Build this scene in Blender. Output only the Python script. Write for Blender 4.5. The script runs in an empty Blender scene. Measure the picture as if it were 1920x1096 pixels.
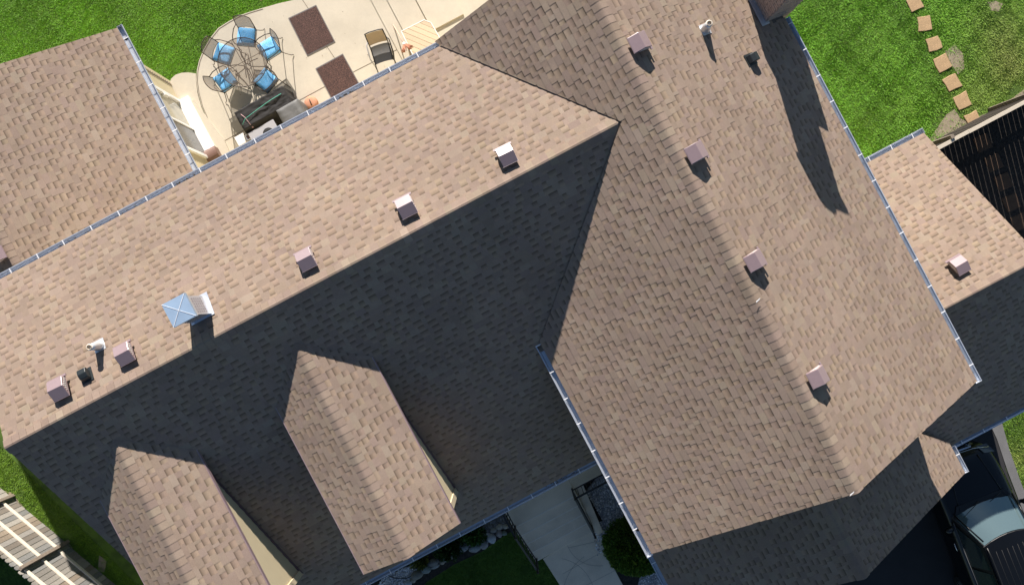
import bpy, bmesh, math, random
import numpy as np
from mathutils import Vector, Matrix, noise
R_ = math.radians
C = bpy.context.scene.collection
CAMZ, F = 19.5, 1330.0

# ------------------------------------------------------------------ camera, sky, sun, exposure
cam = bpy.data.objects.new('camera', bpy.data.cameras.new('camera')); C.objects.link(cam)
cam.location = (0, 0, CAMZ); cam.rotation_euler = (0, 0, 0)
cam.data.sensor_width = 36; cam.data.lens = F/1920*36
cam.data.clip_start = .1; cam.data.clip_end = 500
bpy.context.scene.camera = cam
SUN_EL = R_(22.8); sh = Vector((-.24, .97)).normalized()          # towards the sun, in plan
w = bpy.data.worlds.new('World'); bpy.context.scene.world = w; w.use_nodes = True
nt = w.node_tree; nt.nodes.clear()
sky = nt.nodes.new('ShaderNodeTexSky'); sky.sky_type = 'NISHITA'; sky.sun_disc = False
sky.sun_elevation = SUN_EL; sky.sun_rotation = math.atan2(sh.x, sh.y)
sky.air_density = 1.0; sky.dust_density = .5; sky.ozone_density = 2.6
bg = nt.nodes.new('ShaderNodeBackground'); bg.inputs['Strength'].default_value = .05
wo = nt.nodes.new('ShaderNodeOutputWorld')
nt.links.new(sky.outputs[0], bg.inputs[0]); nt.links.new(bg.outputs[0], wo.inputs[0])
sun = bpy.data.objects.new('sun', bpy.data.lights.new('sun', 'SUN')); C.objects.link(sun)
sun.data.energy = 5.0; sun.data.angle = R_(.53); sun.data.color = (1, .92, .85)
sd = Vector((sh.x*math.cos(SUN_EL), sh.y*math.cos(SUN_EL), math.sin(SUN_EL)))
sun.rotation_euler = sd.to_track_quat('Z', 'Y').to_euler(); sun.location = (0, 0, 40)
sc = bpy.context.scene
sc.view_settings.view_transform = 'Standard'; sc.view_settings.look = 'None'
sc.view_settings.gamma = 1; sc.view_settings.use_curve_mapping = False
sc.view_settings.exposure = .97
sc.render.engine = 'CYCLES'; sc.cycles.max_bounces = 6; sc.cycles.transparent_max_bounces = 8

# ------------------------------------------------------------------ coordinates
TH = R_(-62.1); CT, ST = math.cos(TH), math.sin(TH)
def G(px, py, z=0.0):                      # the place at height z seen at a point of the photograph
    d = (CAMZ-z)/F
    return Vector(((px-960)*d, -(py-548)*d, z))
def toL(p): return Vector((p.x*CT+p.y*ST, -p.x*ST+p.y*CT, p.z))
def toW(p): return Vector((p[0]*CT-p[1]*ST, p[0]*ST+p[1]*CT, p[2]))
def L(px, py, z=0.0): return toL(G(px, py, z))
def onplane(px, py, a, b, c):              # house frame, plane z = a + b u + c v
    q = L(px, py, 0)/CAMZ                  # u = q.x*D
    D = (CAMZ-a)/(1+b*q.x+c*q.y)
    return Vector((q.x*D, q.y*D, CAMZ-D))
def screen(p):                              # house frame -> photograph pixel
    wv = toW(p); d = CAMZ-wv.z
    return 960+wv.x*F/d, 548-wv.y*F/d, d

# ------------------------------------------------------------------ materials
MATS = {}
def mat(name, col, rough=.7, metal=0.0, n1=None, bump=None, spec=.5, attr=None, coat=0, ior=None, col2=None, stain=None):
    """n1=(scale, amount) colour grain; bump=(scale, strength); col2=(colour, scale, lo, hi) blotches; attr=vertex colour"""
    m = bpy.data.materials.new(name); m.use_nodes = True; t = m.node_tree; N, K = t.nodes, t.links
    b = N['Principled BSDF']; b.inputs['Roughness'].default_value = rough; b.inputs['Metallic'].default_value = metal
    b.inputs['Specular IOR Level'].default_value = spec
    if coat: b.inputs['Coat Weight'].default_value = coat; b.inputs['Coat Roughness'].default_value = .04
    if ior: b.inputs['IOR'].default_value = ior
    tc = N.new('ShaderNodeTexCoord'); src = tc.outputs['Object']
    def noise_(scale, det=4):
        n = N.new('ShaderNodeTexNoise'); n.inputs['Scale'].default_value = scale; n.inputs['Detail'].default_value = det
        K.new(src, n.inputs['Vector']); return n.outputs['Fac']
    if attr:
        a = N.new('ShaderNodeAttribute'); a.attribute_name = attr; c = a.outputs['Color']
    else:
        a = N.new('ShaderNodeRGB'); a.outputs[0].default_value = (*col, 1); c = a.outputs[0]
    def mix(c1, c2, fac, typ='MIX'):
        x = N.new('ShaderNodeMix'); x.data_type = 'RGBA'; x.blend_type = typ
        for sck, v in ((x.inputs[0], fac), (x.inputs[6], c1), (x.inputs[7], c2)):
            if hasattr(v, 'is_linked'): K.new(v, sck)
            elif isinstance(v, float): sck.default_value = v
            else: sck.default_value = (*v, 1)
        return x.outputs[2]
    def ramp(v, lo, hi, a0=0., a1=1.):
        r = N.new('ShaderNodeMapRange'); K.new(v, r.inputs[0])
        for i, q in zip((1, 2, 3, 4), (lo, hi, a0, a1)): r.inputs[i].default_value = q
        return r.outputs[0]
    if col2:
        c = mix(c, col2[0], ramp(noise_(col2[1]), col2[2], col2[3]))
    for nn in ([n1] if n1 and not isinstance(n1, list) else (n1 or [])):
        g = ramp(noise_(nn[0], 3), .25, .75, 1-nn[1], 1+nn[1])
        x = N.new('ShaderNodeVectorMath'); x.operation = 'SCALE'; K.new(c, x.inputs[0]); K.new(g, x.inputs['Scale']); c = x.outputs[0]
    K.new(c, b.inputs['Base Color'])
    if bump:
        bn = N.new('ShaderNodeBump'); bn.inputs['Strength'].default_value = bump[1]; bn.inputs['Distance'].default_value = bump[2] if len(bump) > 2 else .01
        K.new(noise_(bump[0]), bn.inputs['Height']); K.new(bn.outputs[0], b.inputs['Normal'])
    MATS[name] = m; return m
def meshmat(name, col, cover, rough=.5):     # expanded metal / sling: a fine weave one can see through
    m = bpy.data.materials.new(name); m.use_nodes = True; t = m.node_tree; b = t.nodes['Principled BSDF']
    b.inputs['Base Color'].default_value = (*col, 1); b.inputs['Roughness'].default_value = rough
    tr = t.nodes.new('ShaderNodeBsdfTransparent'); mx = t.nodes.new('ShaderNodeMixShader'); mx.inputs[0].default_value = cover
    t.links.new(tr.outputs[0], mx.inputs[1]); t.links.new(b.outputs[0], mx.inputs[2])
    t.links.new(mx.outputs[0], t.nodes['Material Output'].inputs[0]); MATS[name] = m; return m

M = MATS
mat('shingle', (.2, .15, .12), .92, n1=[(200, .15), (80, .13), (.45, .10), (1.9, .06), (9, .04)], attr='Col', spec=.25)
mat('deck', (.16, .13, .11), .9)
mat('siding', (.56, .48, .315), .55, n1=(3, .04))
mat('trim_cream', (.66, .56, .38), .5)
mat('white_metal', (.64, .68, .74), .27, metal=.5, n1=[(8, .05), (60, .05)])
mat('hanger', (.78, .79, .8), .35)
mat('mauve', (.29, .21, .215), .29, spec=.7, ior=1.8, n1=(20, .04))
mat('mauve_dark', (.13, .08, .09), .5)
mat('louvre', (.72, .68, .64), .4)
mat('black_plastic', (.022, .028, .03), .4)
mat('galv', (.40, .54, .70), .3, metal=.25, n1=[(9, .06), (90, .05)])  # blue of the reflected sky put into the base colour
mat('galv_edge', (.75, .66, .48), .45, metal=.3)
mat('lead', (.7, .72, .74), .35, metal=.5, n1=(40, .1))
mat('pvc', (.62, .52, .38), .5)
mat('hole', (.01, .01, .01), .9)
mat('brick_stack', (.42, .33, .28), .9, n1=[(40, .25), (3, .12)], bump=(60, .4))
mat('mortar', (.34, .31, .28), .95)
mat('concrete', (.565, .51, .405), .85, n1=[(1.2, .035), (60, .05), (7, .03)], bump=(70, .1), col2=((.495, .445, .35), .9, .45, .75))
mat('nosing', (.80, .74, .66), .85, n1=(40, .2))
mat('concrete_grey', (.76, .66, .53), .85, n1=[(2, .08), (60, .1)], bump=(60, .15), col2=((.66, .57, .455), 1.6, .45, .7))
mat('joint', (.16, .125, .09), .95)
mat('joint_grey', (.44, .40, .345), .95)
mat('lawn_soil', (.085, .155, .016), .95, n1=[(5, .25), (60, .4)], col2=((.05, .095, .012), 2.3, .4, .65))
mat('soil', (.30, .25, .17), .95, n1=[(8, .15), (70, .3)], bump=(60, .6))
mat('mulch', (.030, .025, .021), .95, n1=[(13, .7), (40, .5)], bump=(40, .8))
mat('asphalt', (.024, .024, .026), .85, n1=[(120, .3), (2, .15)], bump=(120, .3))
mat('edge_strip', (.15, .15, .15), .9, n1=[(80, .2), (3, .1)], bump=(80, .2))
mat('grass', (.1, .2, .02), .6, attr='Col', spec=.25)
mat('leaf', (.1, .2, .02), .55, attr='Col', spec=.3)
mat('paver', (.45, .305, .165), .9, n1=[(70, .35), (6, .12)], bump=(70, .4))
mat('paver_shaded', (.10, .06, .036), .9, n1=[(70, .35), (6, .12)], bump=(70, .4))  # darker copy of paver, fence shade put into the colour
mat('fence_grey', (.3, .26, .21), .85, attr='Col', n1=[(30, .15)])
mat('rail_pale', (.74, .67, .55), .8, n1=[(14, .1), (70, .08)])
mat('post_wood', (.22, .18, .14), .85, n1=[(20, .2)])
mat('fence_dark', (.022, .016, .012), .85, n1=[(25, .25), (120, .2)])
mat('cap_wood', (.58, .51, .40), .8, n1=[(25, .12), (90, .1)])
mat('deck_wood', (.66, .53, .36), .75, attr='Col', n1=[(30, .08)])
mat('iron', (.055, .04, .03), .45, metal=.3)
mat('iron_rail', (.018, .017, .016), .5)
meshmat('iron_mesh', (.115, .085, .06), .5)
meshmat('chair_mesh', (.16, .12, .085), .62)
meshmat('sling_mesh', (.26, .19, .10), .92)
mat('cushion', (.08, .38, .74), .8, n1=[(60, .4), (16, .1)])
mat('cushion_top', (.14, .47, .84), .8, n1=[(60, .3), (12, .15)], col2=((.5, .75, .9), 45, .52, .75))
mat('mat_brown', (.075, .036, .028), .85, n1=[(48, 1.5), (20, .4)], bump=(110, .8))
mat('mat_edge', (.16, .145, .14), .8)
mat('cover_black', (.036, .035, .035), .8, spec=.15, bump=(6, .25, .03), n1=(5, .15))
mat('cover_grey', (.115, .115, .112), .6, bump=(7, .2, .03), n1=(60, .08))
mat('panel_grey', (.38, .38, .40), .5)
mat('strap_green', (.10, .52, .40), .6); mat('strap_pink', (.62, .38, .38), .6); mat('white_plastic', (.82, .8, .76), .5)
mat('terracotta', (.56, .27, .165), .8, n1=(20, .12))
mat('broom_handle', (.53, .36, .27), .6); mat('bristle', (.40, .175, .10), .8, n1=(60, .3))
mat('brown_plastic', (.20, .12, .095), .5)
mat('glass_light', (.40, .37, .27), .05, spec=.6, n1=(2, .1)); mat('glass_dark', (.09, .09, .085), .15, spec=.5, n1=(4, .2))
mat('white_paint', (.85, .85, .83), .35)
mat('rock', (.17, .165, .16), .8, n1=[(9, .25), (60, .2)], bump=(25, .4), attr='Col')
mat('gravel', (.4, .4, .45), .8, attr='Col')
mat('gravel_bed', (.36, .36, .40), .95, n1=(90, .6))
mat('car_paint', (.004, .0045, .0055), .3, spec=.35, coat=.35, n1=(300, .3)); mat('car_trim', (.012, .012, .012), .4)
mat('car_glass', (.12, .18, .195), .03, metal=.42)
mat('side_glass', (.02, .03, .03), .03, ior=1.7); mat('chrome', (.7, .7, .72), .12, metal=1)
mat('lamp', (.10, .105, .11), .12); mat('tyre', (.02, .02, .02), .85); mat('scrap', (.85, .85, .83), .7)

# ------------------------------------------------------------------ builders
def rotz(a): return Matrix.Rotation(a, 4, 'Z')
class MB:
    def __init__(s): s.v = []; s.f = []; s.c = []; s.sm = []
    def face(s, pts, col=None, smooth=False):
        n = len(s.v); s.v += [tuple(p) for p in pts]; s.f.append(tuple(range(n, n+len(pts))))
        if col is not None: s.c += [(*c, 1) for c in (col if isinstance(col[0], (tuple, list)) else [col]*len(pts))]
        s.sm.append(smooth)
    def raw(s, vs, fs, col=None, smooth=False):
        n = len(s.v); s.v += [tuple(p) for p in vs]
        for f in fs:
            s.f.append(tuple(n+i for i in f)); s.sm.append(smooth)
            if col is not None: s.c += [(*col, 1)]*len(f)
    def hexa(s, b, t, col=None):      # bottom 4, top 4 points (ccw from above)
        s.raw(list(b)+list(t), [(3, 2, 1, 0), (4, 5, 6, 7), (0, 1, 5, 4), (1, 2, 6, 5), (2, 3, 7, 6), (3, 0, 4, 7)], col)
    def box(s, lo, hi, col=None, mtx=None):
        (a, b, c), (d, e, f) = lo, hi
        P = [(a, b, c), (d, b, c), (d, e, c), (a, e, c), (a, b, f), (d, b, f), (d, e, f), (a, e, f)]
        if mtx is not None: P = [mtx @ Vector(p) for p in P]
        s.hexa(P[:4], P[4:], col)
    def bar(s, p, q, wd, ht, up=(0, 0, 1), col=None):   # rectangular bar from p to q (centre line)
        p, q = Vector(p), Vector(q); d = (q-p).normalized(); up = Vector(up)
        x = d.cross(up)
        if x.length < 1e-4: x = d.cross(Vector((1, 0, 0)))
        x.normalize(); y = x.cross(d).normalized(); x *= wd/2; y *= ht/2
        s.hexa([p-x-y, p+x-y, q+x-y, q-x-y], [p-x+y, p+x+y, q+x+y, q-x+y], col)
    def tube(s, pts, r, n=8, col=None, closed=False, smooth=True):
        pts = [Vector(p) for p in pts]; k = len(pts); rs = r if isinstance(r, list) else [r]*k; vs = []; fs = []
        prev = None
        for i, p in enumerate(pts):
            a = pts[(i-1) % k] if (closed or i > 0) else p; b = pts[(i+1) % k] if (closed or i < k-1) else p
            d = (b-a).normalized()
            if prev is None:
                x = d.cross(Vector((0, 0, 1)));
                if x.length < .1: x = d.cross(Vector((1, 0, 0)))
            else: x = prev - d*prev.dot(d)
            x.normalize(); prev = x; y = d.cross(x)
            for j in range(n):
                t = 2*math.pi*j/n; vs.append(p+(x*math.cos(t)+y*math.sin(t))*rs[i])
        m = k if closed else k-1
        for i in range(m):
            for j in range(n):
                i2 = (i+1) % k; fs.append((i*n+j, i*n+(j+1) % n, i2*n+(j+1) % n, i2*n+j))
        if not closed:
            fs.append(tuple(range(n-1, -1, -1))); fs.append(tuple((k-1)*n+j for j in range(n)))
        s.raw(vs, fs, col, smooth)
    def lathe(s, prof, cen, n=24, col=None, smooth=True):
        vs = []; fs = []; cx, cy, cz = cen
        for r, z in prof:
            for j in range(n):
                t = 2*math.pi*j/n; vs.append((cx+r*math.cos(t), cy+r*math.sin(t), cz+z))
        for i in range(len(prof)-1):
            for j in range(n):
                fs.append((i*n+j, i*n+(j+1) % n, (i+1)*n+(j+1) % n, (i+1)*n+j))
        fs.append(tuple((len(prof)-1)*n+j for j in range(n))); fs.append(tuple(range(n-1, -1, -1)))
        s.raw(vs, fs, col, smooth)
    def prism(s, poly, z0, z1, col=None):               # plan polygon
        n = len(poly); P = [(p[0], p[1]) for p in poly]
        ar = sum(P[i][0]*P[(i+1) % n][1]-P[(i+1) % n][0]*P[i][1] for i in range(n))
        if ar < 0: P = P[::-1]
        vs = [(x, y, z0) for x, y in P]+[(x, y, z1) for x, y in P]
        s.raw(vs, [tuple(range(n-1, -1, -1)), tuple(range(n, 2*n))]+[(i, (i+1) % n, n+(i+1) % n, n+i) for i in range(n)], col)
    def mesh(s, name):
        m = bpy.data.meshes.new(name); m.from_pydata(s.v, [], s.f)
        if s.c:
            a = m.color_attributes.new('Col', 'FLOAT_COLOR', 'CORNER'); a.data.foreach_set('color', np.array(s.c, 'f').ravel())
        m.polygons.foreach_set('use_smooth', s.sm); m.update(); return m
    def obj(s, name, material, parent=None, **props):
        return link(name, s.mesh(name), material, parent, **props)
def link(name, me, material, parent=None, **props):
    o = bpy.data.objects.new(name, me); C.objects.link(o)
    if material and not me.materials: me.materials.append(M[material])
    if parent: o.parent = parent
    for k, v in props.items(): o[k] = v
    return o
def bevel(o, wd=.01, seg=2):
    m = o.modifiers.new('bevel', 'BEVEL'); m.width = wd; m.segments = seg; m.limit_method = 'ANGLE'; return o
def empty(name, loc=(0, 0, 0), rz=0, parent=None, **props):
    o = bpy.data.objects.new(name, None); C.objects.link(o); o.location = loc; o.rotation_euler = (0, 0, rz); o.empty_display_size = .2
    if parent: o.parent = parent
    for k, v in props.items(): o[k] = v
    return o
def thing(name, label, category, loc=(0, 0, 0), rz=0, group=None):
    o = empty(name, loc, rz, label=label, category=category)
    if group: o['group'] = group
    return o
def clip(poly, a, b):                 # keep the side left of a->b
    out = []; n = len(poly)
    def sd_(p): return (b[0]-a[0])*(p[1]-a[1])-(b[1]-a[1])*(p[0]-a[0])
    for i in range(n):
        p, q = poly[i], poly[(i+1) % n]; dp, dq = sd_(p), sd_(q)
        if dp >= 0: out.append(p)
        if (dp > 0 > dq) or (dp < 0 < dq):
            t = dp/(dp-dq); out.append((p[0]+t*(q[0]-p[0]), p[1]+t*(q[1]-p[1])))
    return out
def clip_convex(poly, reg):
    for i in range(len(reg)):
        poly = clip(poly, reg[i], reg[(i+1) % len(reg)])
        if len(poly) < 3: return []
    return poly
def ccw(p):
    a = sum(p[i][0]*p[(i+1) % len(p)][1]-p[(i+1) % len(p)][0]*p[i][1] for i in range(len(p)))
    return list(p) if a > 0 else list(p)[::-1]
def inpoly(x, y, P):
    c = False; j = len(P)-1
    for i in range(len(P)):
        if (P[i][1] > y) != (P[j][1] > y) and x < (P[j][0]-P[i][0])*(y-P[i][1])/(P[j][1]-P[i][1])+P[i][0]: c = not c
        j = i
    return c

# ================================================================== THE GROUND
b = MB(); b.prism([(-60, -60), (60, -60), (60, 60), (-60, 60)], -1, 0)
b.obj('ground', 'lawn_soil', kind='structure')
def sheet(name, poly_px, z0, z1, m, **kw):
    b = MB(); b.prism([G(*p) for p in poly_px], z0, z1); return b.obj(name, m, kind='structure', **kw)
patio_edge = [(1010, -90), (560, -80), (640, -30), (560, 0), (525, 8), (493, 17), (470, 24), (450, 31), (430, 42), (411, 54), (395, 74), (383, 95), (375, 115), (371, 133), (370, 152), (373, 174),
              (380, 200), (391, 225), (401, 245), (420, 275), (460, 330), (900, 200), (1010, 100)]
patio = sheet('patio', patio_edge, -.05, .06, 'concrete')
pad = [(318, 158), (323, 148), (331, 141), (342, 137.5), (355, 137), (368.5, 139), (369, 153), (371.5, 175), (379, 202), (390, 228), (400, 247), (418, 277), (440, 330), (360, 330), (335, 200)]
sheet('doorway_pad', pad, -.05, .045, 'concrete')
b = MB()
b.prism([G(*p, .12) for p in [(337, 197), (363, 187), (369, 196), (420, 262), (432, 290), (395, 310), (380, 285)]], .02, .12)
b.obj('door_apron', 'concrete', kind='structure')
def line(b, a, c, wd, z):
    a, c = G(*a, z), G(*c, z); d = (c-a).normalized(); x = Vector((-d.y, d.x, 0))*wd/2
    b.raw([a-x, c-x, c+x, a+x], [(0, 1, 2, 3)])
b = MB()
for a, c in [((417, 266), (608, 163)), ((608, 163), (690, 121)), ((690, 121), (770, 80)), ((567, 0), (584, 25)), ((608, 80), (640, 128)), ((838, 34), (850, 60))]:
    line(b, a, c, .014, .064)
b.obj('patio_joint', 'joint', patio)
b = MB()
ring = [p for p in patio_edge[5:20]]
for a, c in zip(ring[:-1], ring[1:]): line(b, a, c, .016, .065)
b.obj('patio_edge_joint', 'joint', patio)
# raised stoop with its steps, behind the bin
stoop = empty('stoop', kind='structure')
def LP(us, vs): return [toW((u, v, 0)) for u in us for v in vs]
def lbox(u0, u1, v0, v1, z0, z1):
    b = MB(); b.prism([toW((u0, v0, 0)), toW((u1, v0, 0)), toW((u1, v1, 0)), toW((u0, v1, 0))], z0, z1); return b
lbox(-12, -7.02, .33, 2.42, .0, .09).obj('step', 'concrete', stoop)
lbox(-12, -7.06, .72, 2.40, .05, .125).obj('step', 'concrete', stoop)
lbox(-12, -7.32, 1.42, 2.38, .1, .17).obj('step', 'concrete', stoop)
# bare soil, bed, drive
sheet('soil_patch', [(1742, 262), (1760, 236), (1775, 214), (1790, 205), (1800, 222), (1815, 228), (1840, 216), (1870, 205), (1920, 168), (1960, 150), (1960, 175), (1830, 236), (1760, 275), (1745, 278)], -.02, .006, 'soil')
sheet('soil_patch', [(1772, 96), (1790, 84), (1806, 102), (1808, 128), (1796, 140), (1784, 122)], -.02, .006, 'soil')
sheet('soil_patch', [(1852, 4), (1866, 2), (1880, 8), (1872, 22), (1858, 20)], -.02, .006, 'soil')
sheet('soil_patch', [(0, 918), (20, 922), (45, 950), (75, 985), (105, 1010), (130, 1018), (160, 1055), (195, 1096), (170, 1120), (100, 1040), (10, 960)], -.02, .006, 'soil')
sheet('soil_patch', [(186, 1040), (200, 1050), (196, 1072), (184, 1070)], -.02, .006, 'soil')
sheet('side_path', [(1700, 330), (1752, 281), (1920, 194), (2100, 100), (2200, 500), (1960, 480), (1850, 560), (1700, 480)], -.02, .010, 'mulch')
sheet('flower_bed', [(640, 1150), (690, 1096), (840, 1000), (960, 930), (975, 990), (950, 1000), (905, 1032), (850, 1058), (800, 1090), (760, 1140)], -.02, .006, 'mulch')
sheet('flower_bed', [(1085, 880), (1230, 860), (1300, 1150), (1185, 1150), (1168, 1096), (1138, 1030), (1128, 1008), (1108, 990), (1090, 950)], -.02, .006, 'mulch')
sheet('driveway', [(1240, 1090), (1500, 850), (1830, 760), (1866, 805), (1886, 880), (1912, 948), (1990, 1100), (1990, 1300), (1300, 1300)], -.02, .012, 'asphalt')
sheet('driveway_edge', [(1853, 790), (1877, 790), (1890, 838), (1910, 895), (1935, 960), (1990, 1080), (1990, 1120), (1915, 952), (1888, 882), (1868, 822)], -.02, .03, 'edge_strip')

# ================================================================== SHINGLES
rng = random.Random(7)
E = .130
CE = .152
PAL_T = [((.252, .190, .150), 3), ((.266, .201, .157), 4), ((.276, .212, .163), 4), ((.292, .231, .175), 2)]
PAL_W = [((.290, .215, .158), 4), ((.276, .205, .154), 3), ((.300, .228, .164), 2)]
def pick(pal, key=None):
    t = rng.random()
    if key is not None: t = min(.999, max(0, .5+.85*(t-.5)+.45*noise.noise(Vector(key))))      # like tones cluster, as bundles do
    t *= sum(x[1] for x in pal)
    for c, wt in pal:
        t -= wt
        if t <= 0: break
    k = rng.uniform(.95, 1.05); return (c[0]*k, c[1]*k*rng.uniform(.985, 1.015), c[2]*k*rng.uniform(.97, 1.03))
PIECES = []      # (roof index, mesh pieces, pixel area)
class Plane:
    def __init__(s, O, S, H, pitch):     # O eave point, S along the eave, H horizontal upslope unit
        s.O, s.S = Vector(O), Vector(S); s.ca = 1/math.sqrt(1+pitch*pitch)
        s.H = Vector(H); s.T = (Vector(H)+Vector((0, 0, pitch)))*s.ca
        n = s.S.cross(s.T); s.N = n if n.z > 0 else -n
    def st(s, u, v):
        d = Vector((u, v, 0))-Vector((s.O.x, s.O.y, 0)); return (d.dot(s.S), d.dot(s.H)/s.ca)
    def P(s, a, t, h=0): return s.O+s.S*a+s.T*t+s.N*h
def lay(roof, pl, regions, seen=lambda u, v: True, skip=lambda u, v: False):
    flip = pl.S.cross(pl.T).z < 0
    regs = []
    for r in regions:
        regs.append(ccw([pl.st(*p) for p in r]))
    a0 = min(p[0] for r in regs for p in r); a1 = max(p[0] for r in regs for p in r)
    t1 = max(p[1] for r in regs for p in r)
    k = 0
    while k*E < t1:
        tb = k*E; k += 1
        rowoff = rng.uniform(-.003, .003)
        a = a0-rng.random()*.3; tooth = rng.random() < .5; run = 0
        while a < a1:
            if tooth: wd = rng.choice([.07, .09, .12, .15, .19, .25])*rng.uniform(.85, 1.12)
            else: wd = rng.choice([.09, .11, .125, .145, .17])*rng.uniform(.9, 1.1)
            col = pick(PAL_T if tooth else PAL_W, (a*1.4, tb*3.1, roof*7.3+pl.O.x))
            q = [(a, tb), (a+wd, tb), (a+wd, tb+E+.012), (a, tb+E+.012)]
            mid = pl.P(a+wd/2, tb+E/2)
            if not skip(mid.x, mid.y):
                hb, ht = (.0092, .0032) if tooth else (.0062, .0005)
                if tb > t1-.16: hb, ht = (.0032, .0018) if tooth else (.0022, .0005)
                dh = rng.uniform(-.0012, .0012)
                for rg in regs:
                    pc = clip_convex(q, rg)
                    if len(pc) < 3: continue
                    hh = lambda t: hb+dh+rowoff*.3+(ht-hb)*(t-tb)/E
                    def shade(t):  # printed granule band, deepened to imitate shade below the course above
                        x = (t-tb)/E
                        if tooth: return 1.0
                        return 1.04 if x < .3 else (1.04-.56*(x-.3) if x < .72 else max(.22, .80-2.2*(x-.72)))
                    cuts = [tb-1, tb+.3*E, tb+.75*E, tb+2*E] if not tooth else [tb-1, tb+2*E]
                    fs = []
                    for c0, c1 in zip(cuts[:-1], cuts[1:]):
                        sub = clip_convex(pc, [(a-1, c0), (a+wd+1, c0), (a+wd+1, c1), (a-1, c1)])
                        if len(sub) < 3: continue
                        if flip: sub = sub[::-1]
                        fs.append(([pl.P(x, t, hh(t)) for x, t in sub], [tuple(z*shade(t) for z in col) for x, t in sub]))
                    n = len(pc)
                    for i in range(n):
                        p, r = pc[i], pc[(i+1) % n]
                        if p[1] > tb+E*.99 and r[1] > tb+E*.99: continue
                        if abs(p[0]-r[0])+abs(p[1]-r[1]) < 1e-5: continue
                        if not tooth and abs(p[0]-r[0]) < 1e-4: continue
                        qd = [pl.P(*p, -.010), pl.P(*r, -.010), pl.P(*r, hh(r[1])), pl.P(*p, hh(p[1]))]
                        if flip: qd = qd[::-1]
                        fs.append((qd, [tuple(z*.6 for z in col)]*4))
                    ar = 0.5*abs(sum(pc[i][0]*pc[(i+1) % n][1]-pc[(i+1) % n][0]*pc[i][1] for i in range(n)))
                    sx, sy, D = screen(mid)
                    ok = 6 < sx < 1914 and 6 < sy < 1090 and seen(mid.x, mid.y)
                    vd = (Vector((0, 0, CAMZ))-toW(mid)).normalized(); Nw = toW(pl.N)
                    PIECES.append((roof, fs, ar*max(0, Nw.dot(vd))*(F/D)**2 if ok else 0))
            a += wd
            if tooth: run += 1
            tooth = (not tooth) if (not tooth or rng.random() < .86 or run > 2) else True
            if not tooth: run = 0

house = thing('house', 'large tan house with brown shingled gable roofs, two dormers and white gutters', 'house', (0, 0, 0), TH)
CAPS = []
def caps(roof, p0, p1, A, B, wd=.15, flat=False):
    """ridge caps from p0 to p1 (butts face p1); A, B = unit downslope directions of the two sides"""
    p0, p1 = Vector(p0), Vector(p1); n = int((p1-p0).length/CE); d = (p1-p0).normalized(); A, B = Vector(A), Vector(B); up = Vector((0, 0, 1))
    for i in range(n+1):
        s0 = i*CE; s1 = min(s0+CE+.006, (p1-p0).length+.01); s_ = s0-.05
        wv = wd*rng.uniform(.96, 1.04); col = pick(PAL_T); k = rng.uniform(.90, 1.02); col = tuple(c*k for c in col); sk = rng.uniform(-.004, .004)
        def ringp(s, h):
            out = []
            for x in (-1, -.62, -.34, -.13, .13, .34, .62, 1):
                D_ = A if x < 0 else B; ax = abs(x)*wv
                drop = {1: .001, .62: .004, .34: .0055, .13: .009 if flat else .004}[abs(x)]
                out.append(p0+d*(s+sk*x)+D_*ax+up*(h+drop))
            return out
        b = MB(); r0, r1 = ringp(max(s_, -.02), .003), ringp(s1, .0095); low = ringp(s1, -.012); m = len(r0)
        fs = [(j, j+1, m+j+1, m+j) for j in range(m-1)]
        b.raw(r0+r1, fs, col, not flat)
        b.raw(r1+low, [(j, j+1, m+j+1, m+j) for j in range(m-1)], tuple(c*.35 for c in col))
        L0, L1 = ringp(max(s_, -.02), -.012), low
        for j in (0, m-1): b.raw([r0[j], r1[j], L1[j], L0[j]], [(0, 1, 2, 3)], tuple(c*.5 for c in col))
        CAPS.append((roof, b))

def slab(name, pl, poly, parent, m='deck', th=.06):
    b = MB(); Q = [pl.st(*p) for p in poly]
    Q = ccw(Q)
    if pl.S.cross(pl.T).z < 0: Q = Q[::-1]
    n = len(Q); vs = [pl.P(*q, -th) for q in Q]+[pl.P(*q, -.003) for q in Q]
    b.raw(vs, [tuple(range(n-1, -1, -1)), tuple(range(n, 2*n))]+[(i, (i+1) % n, n+(i+1) % n, n+i) for i in range(n)])
    return b.obj(name, m, parent)
X, Y = Vector((1, 0, 0)), Vector((0, 1, 0))
def dn(pl): return -pl.T
PR, PF, PB = .3365, .518, .485
VG = -9.52                                                       # left gable end
ridgeL = (-1.83, 6.52)
lw_r = Plane((-4.97, 0, 5.463), (0, 1, 0), (1, 0, 0), PR)
lw_f = Plane((4.24, 0, 3.376), (0, 1, 0), (-1, 0, 0), PF)
rb_l = Plane((0, .03, 5.0), (1, 0, 0), (0, 1, 0), PB)
rb_r = Plane((0, 7.55, 5.0), (1, 0, 0), (0, -1, 0), PB)
ra_r = Plane((0, -5.27, 2.9), (1, 0, 0), (0, -1, 0), .36)
ra_l = Plane((0, -12.4, 3.127), (1, 0, 0), (0, 1, 0), .36)
rw_r = Plane((1.25, 0, 2.40), (0, 1, 0), (1, 0, 0), .46)
rw_f = Plane((8.21, 0, 2.40), (0, 1, 0), (-1, 0, 0), .46)
lg_l = Plane((0, .03, 2.55), (1, 0, 0), (0, 1, 0), .5)
lg_r = Plane((0, 7.55, 2.55), (1, 0, 0), (0, -1, 0), .5)
UB = 6.05; UR = -5.1
def roofpart(label): return empty('roof', parent=house, label=label)
r_lw = roofpart('long gable roof running to the valley, sunlit behind and in shade in front')
r_rb = roofpart('tall gable roof with the long ridge and white gutters on both sides')
r_ra = roofpart('low gable roof over the patio door wing')
r_rw = roofpart('small low gable roof beside the fence')
r_lg = roofpart('low front gable roof over the garage, partly in shade')
ROOFS = [r_lw, r_rb, r_ra, r_rw, r_lg]
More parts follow.
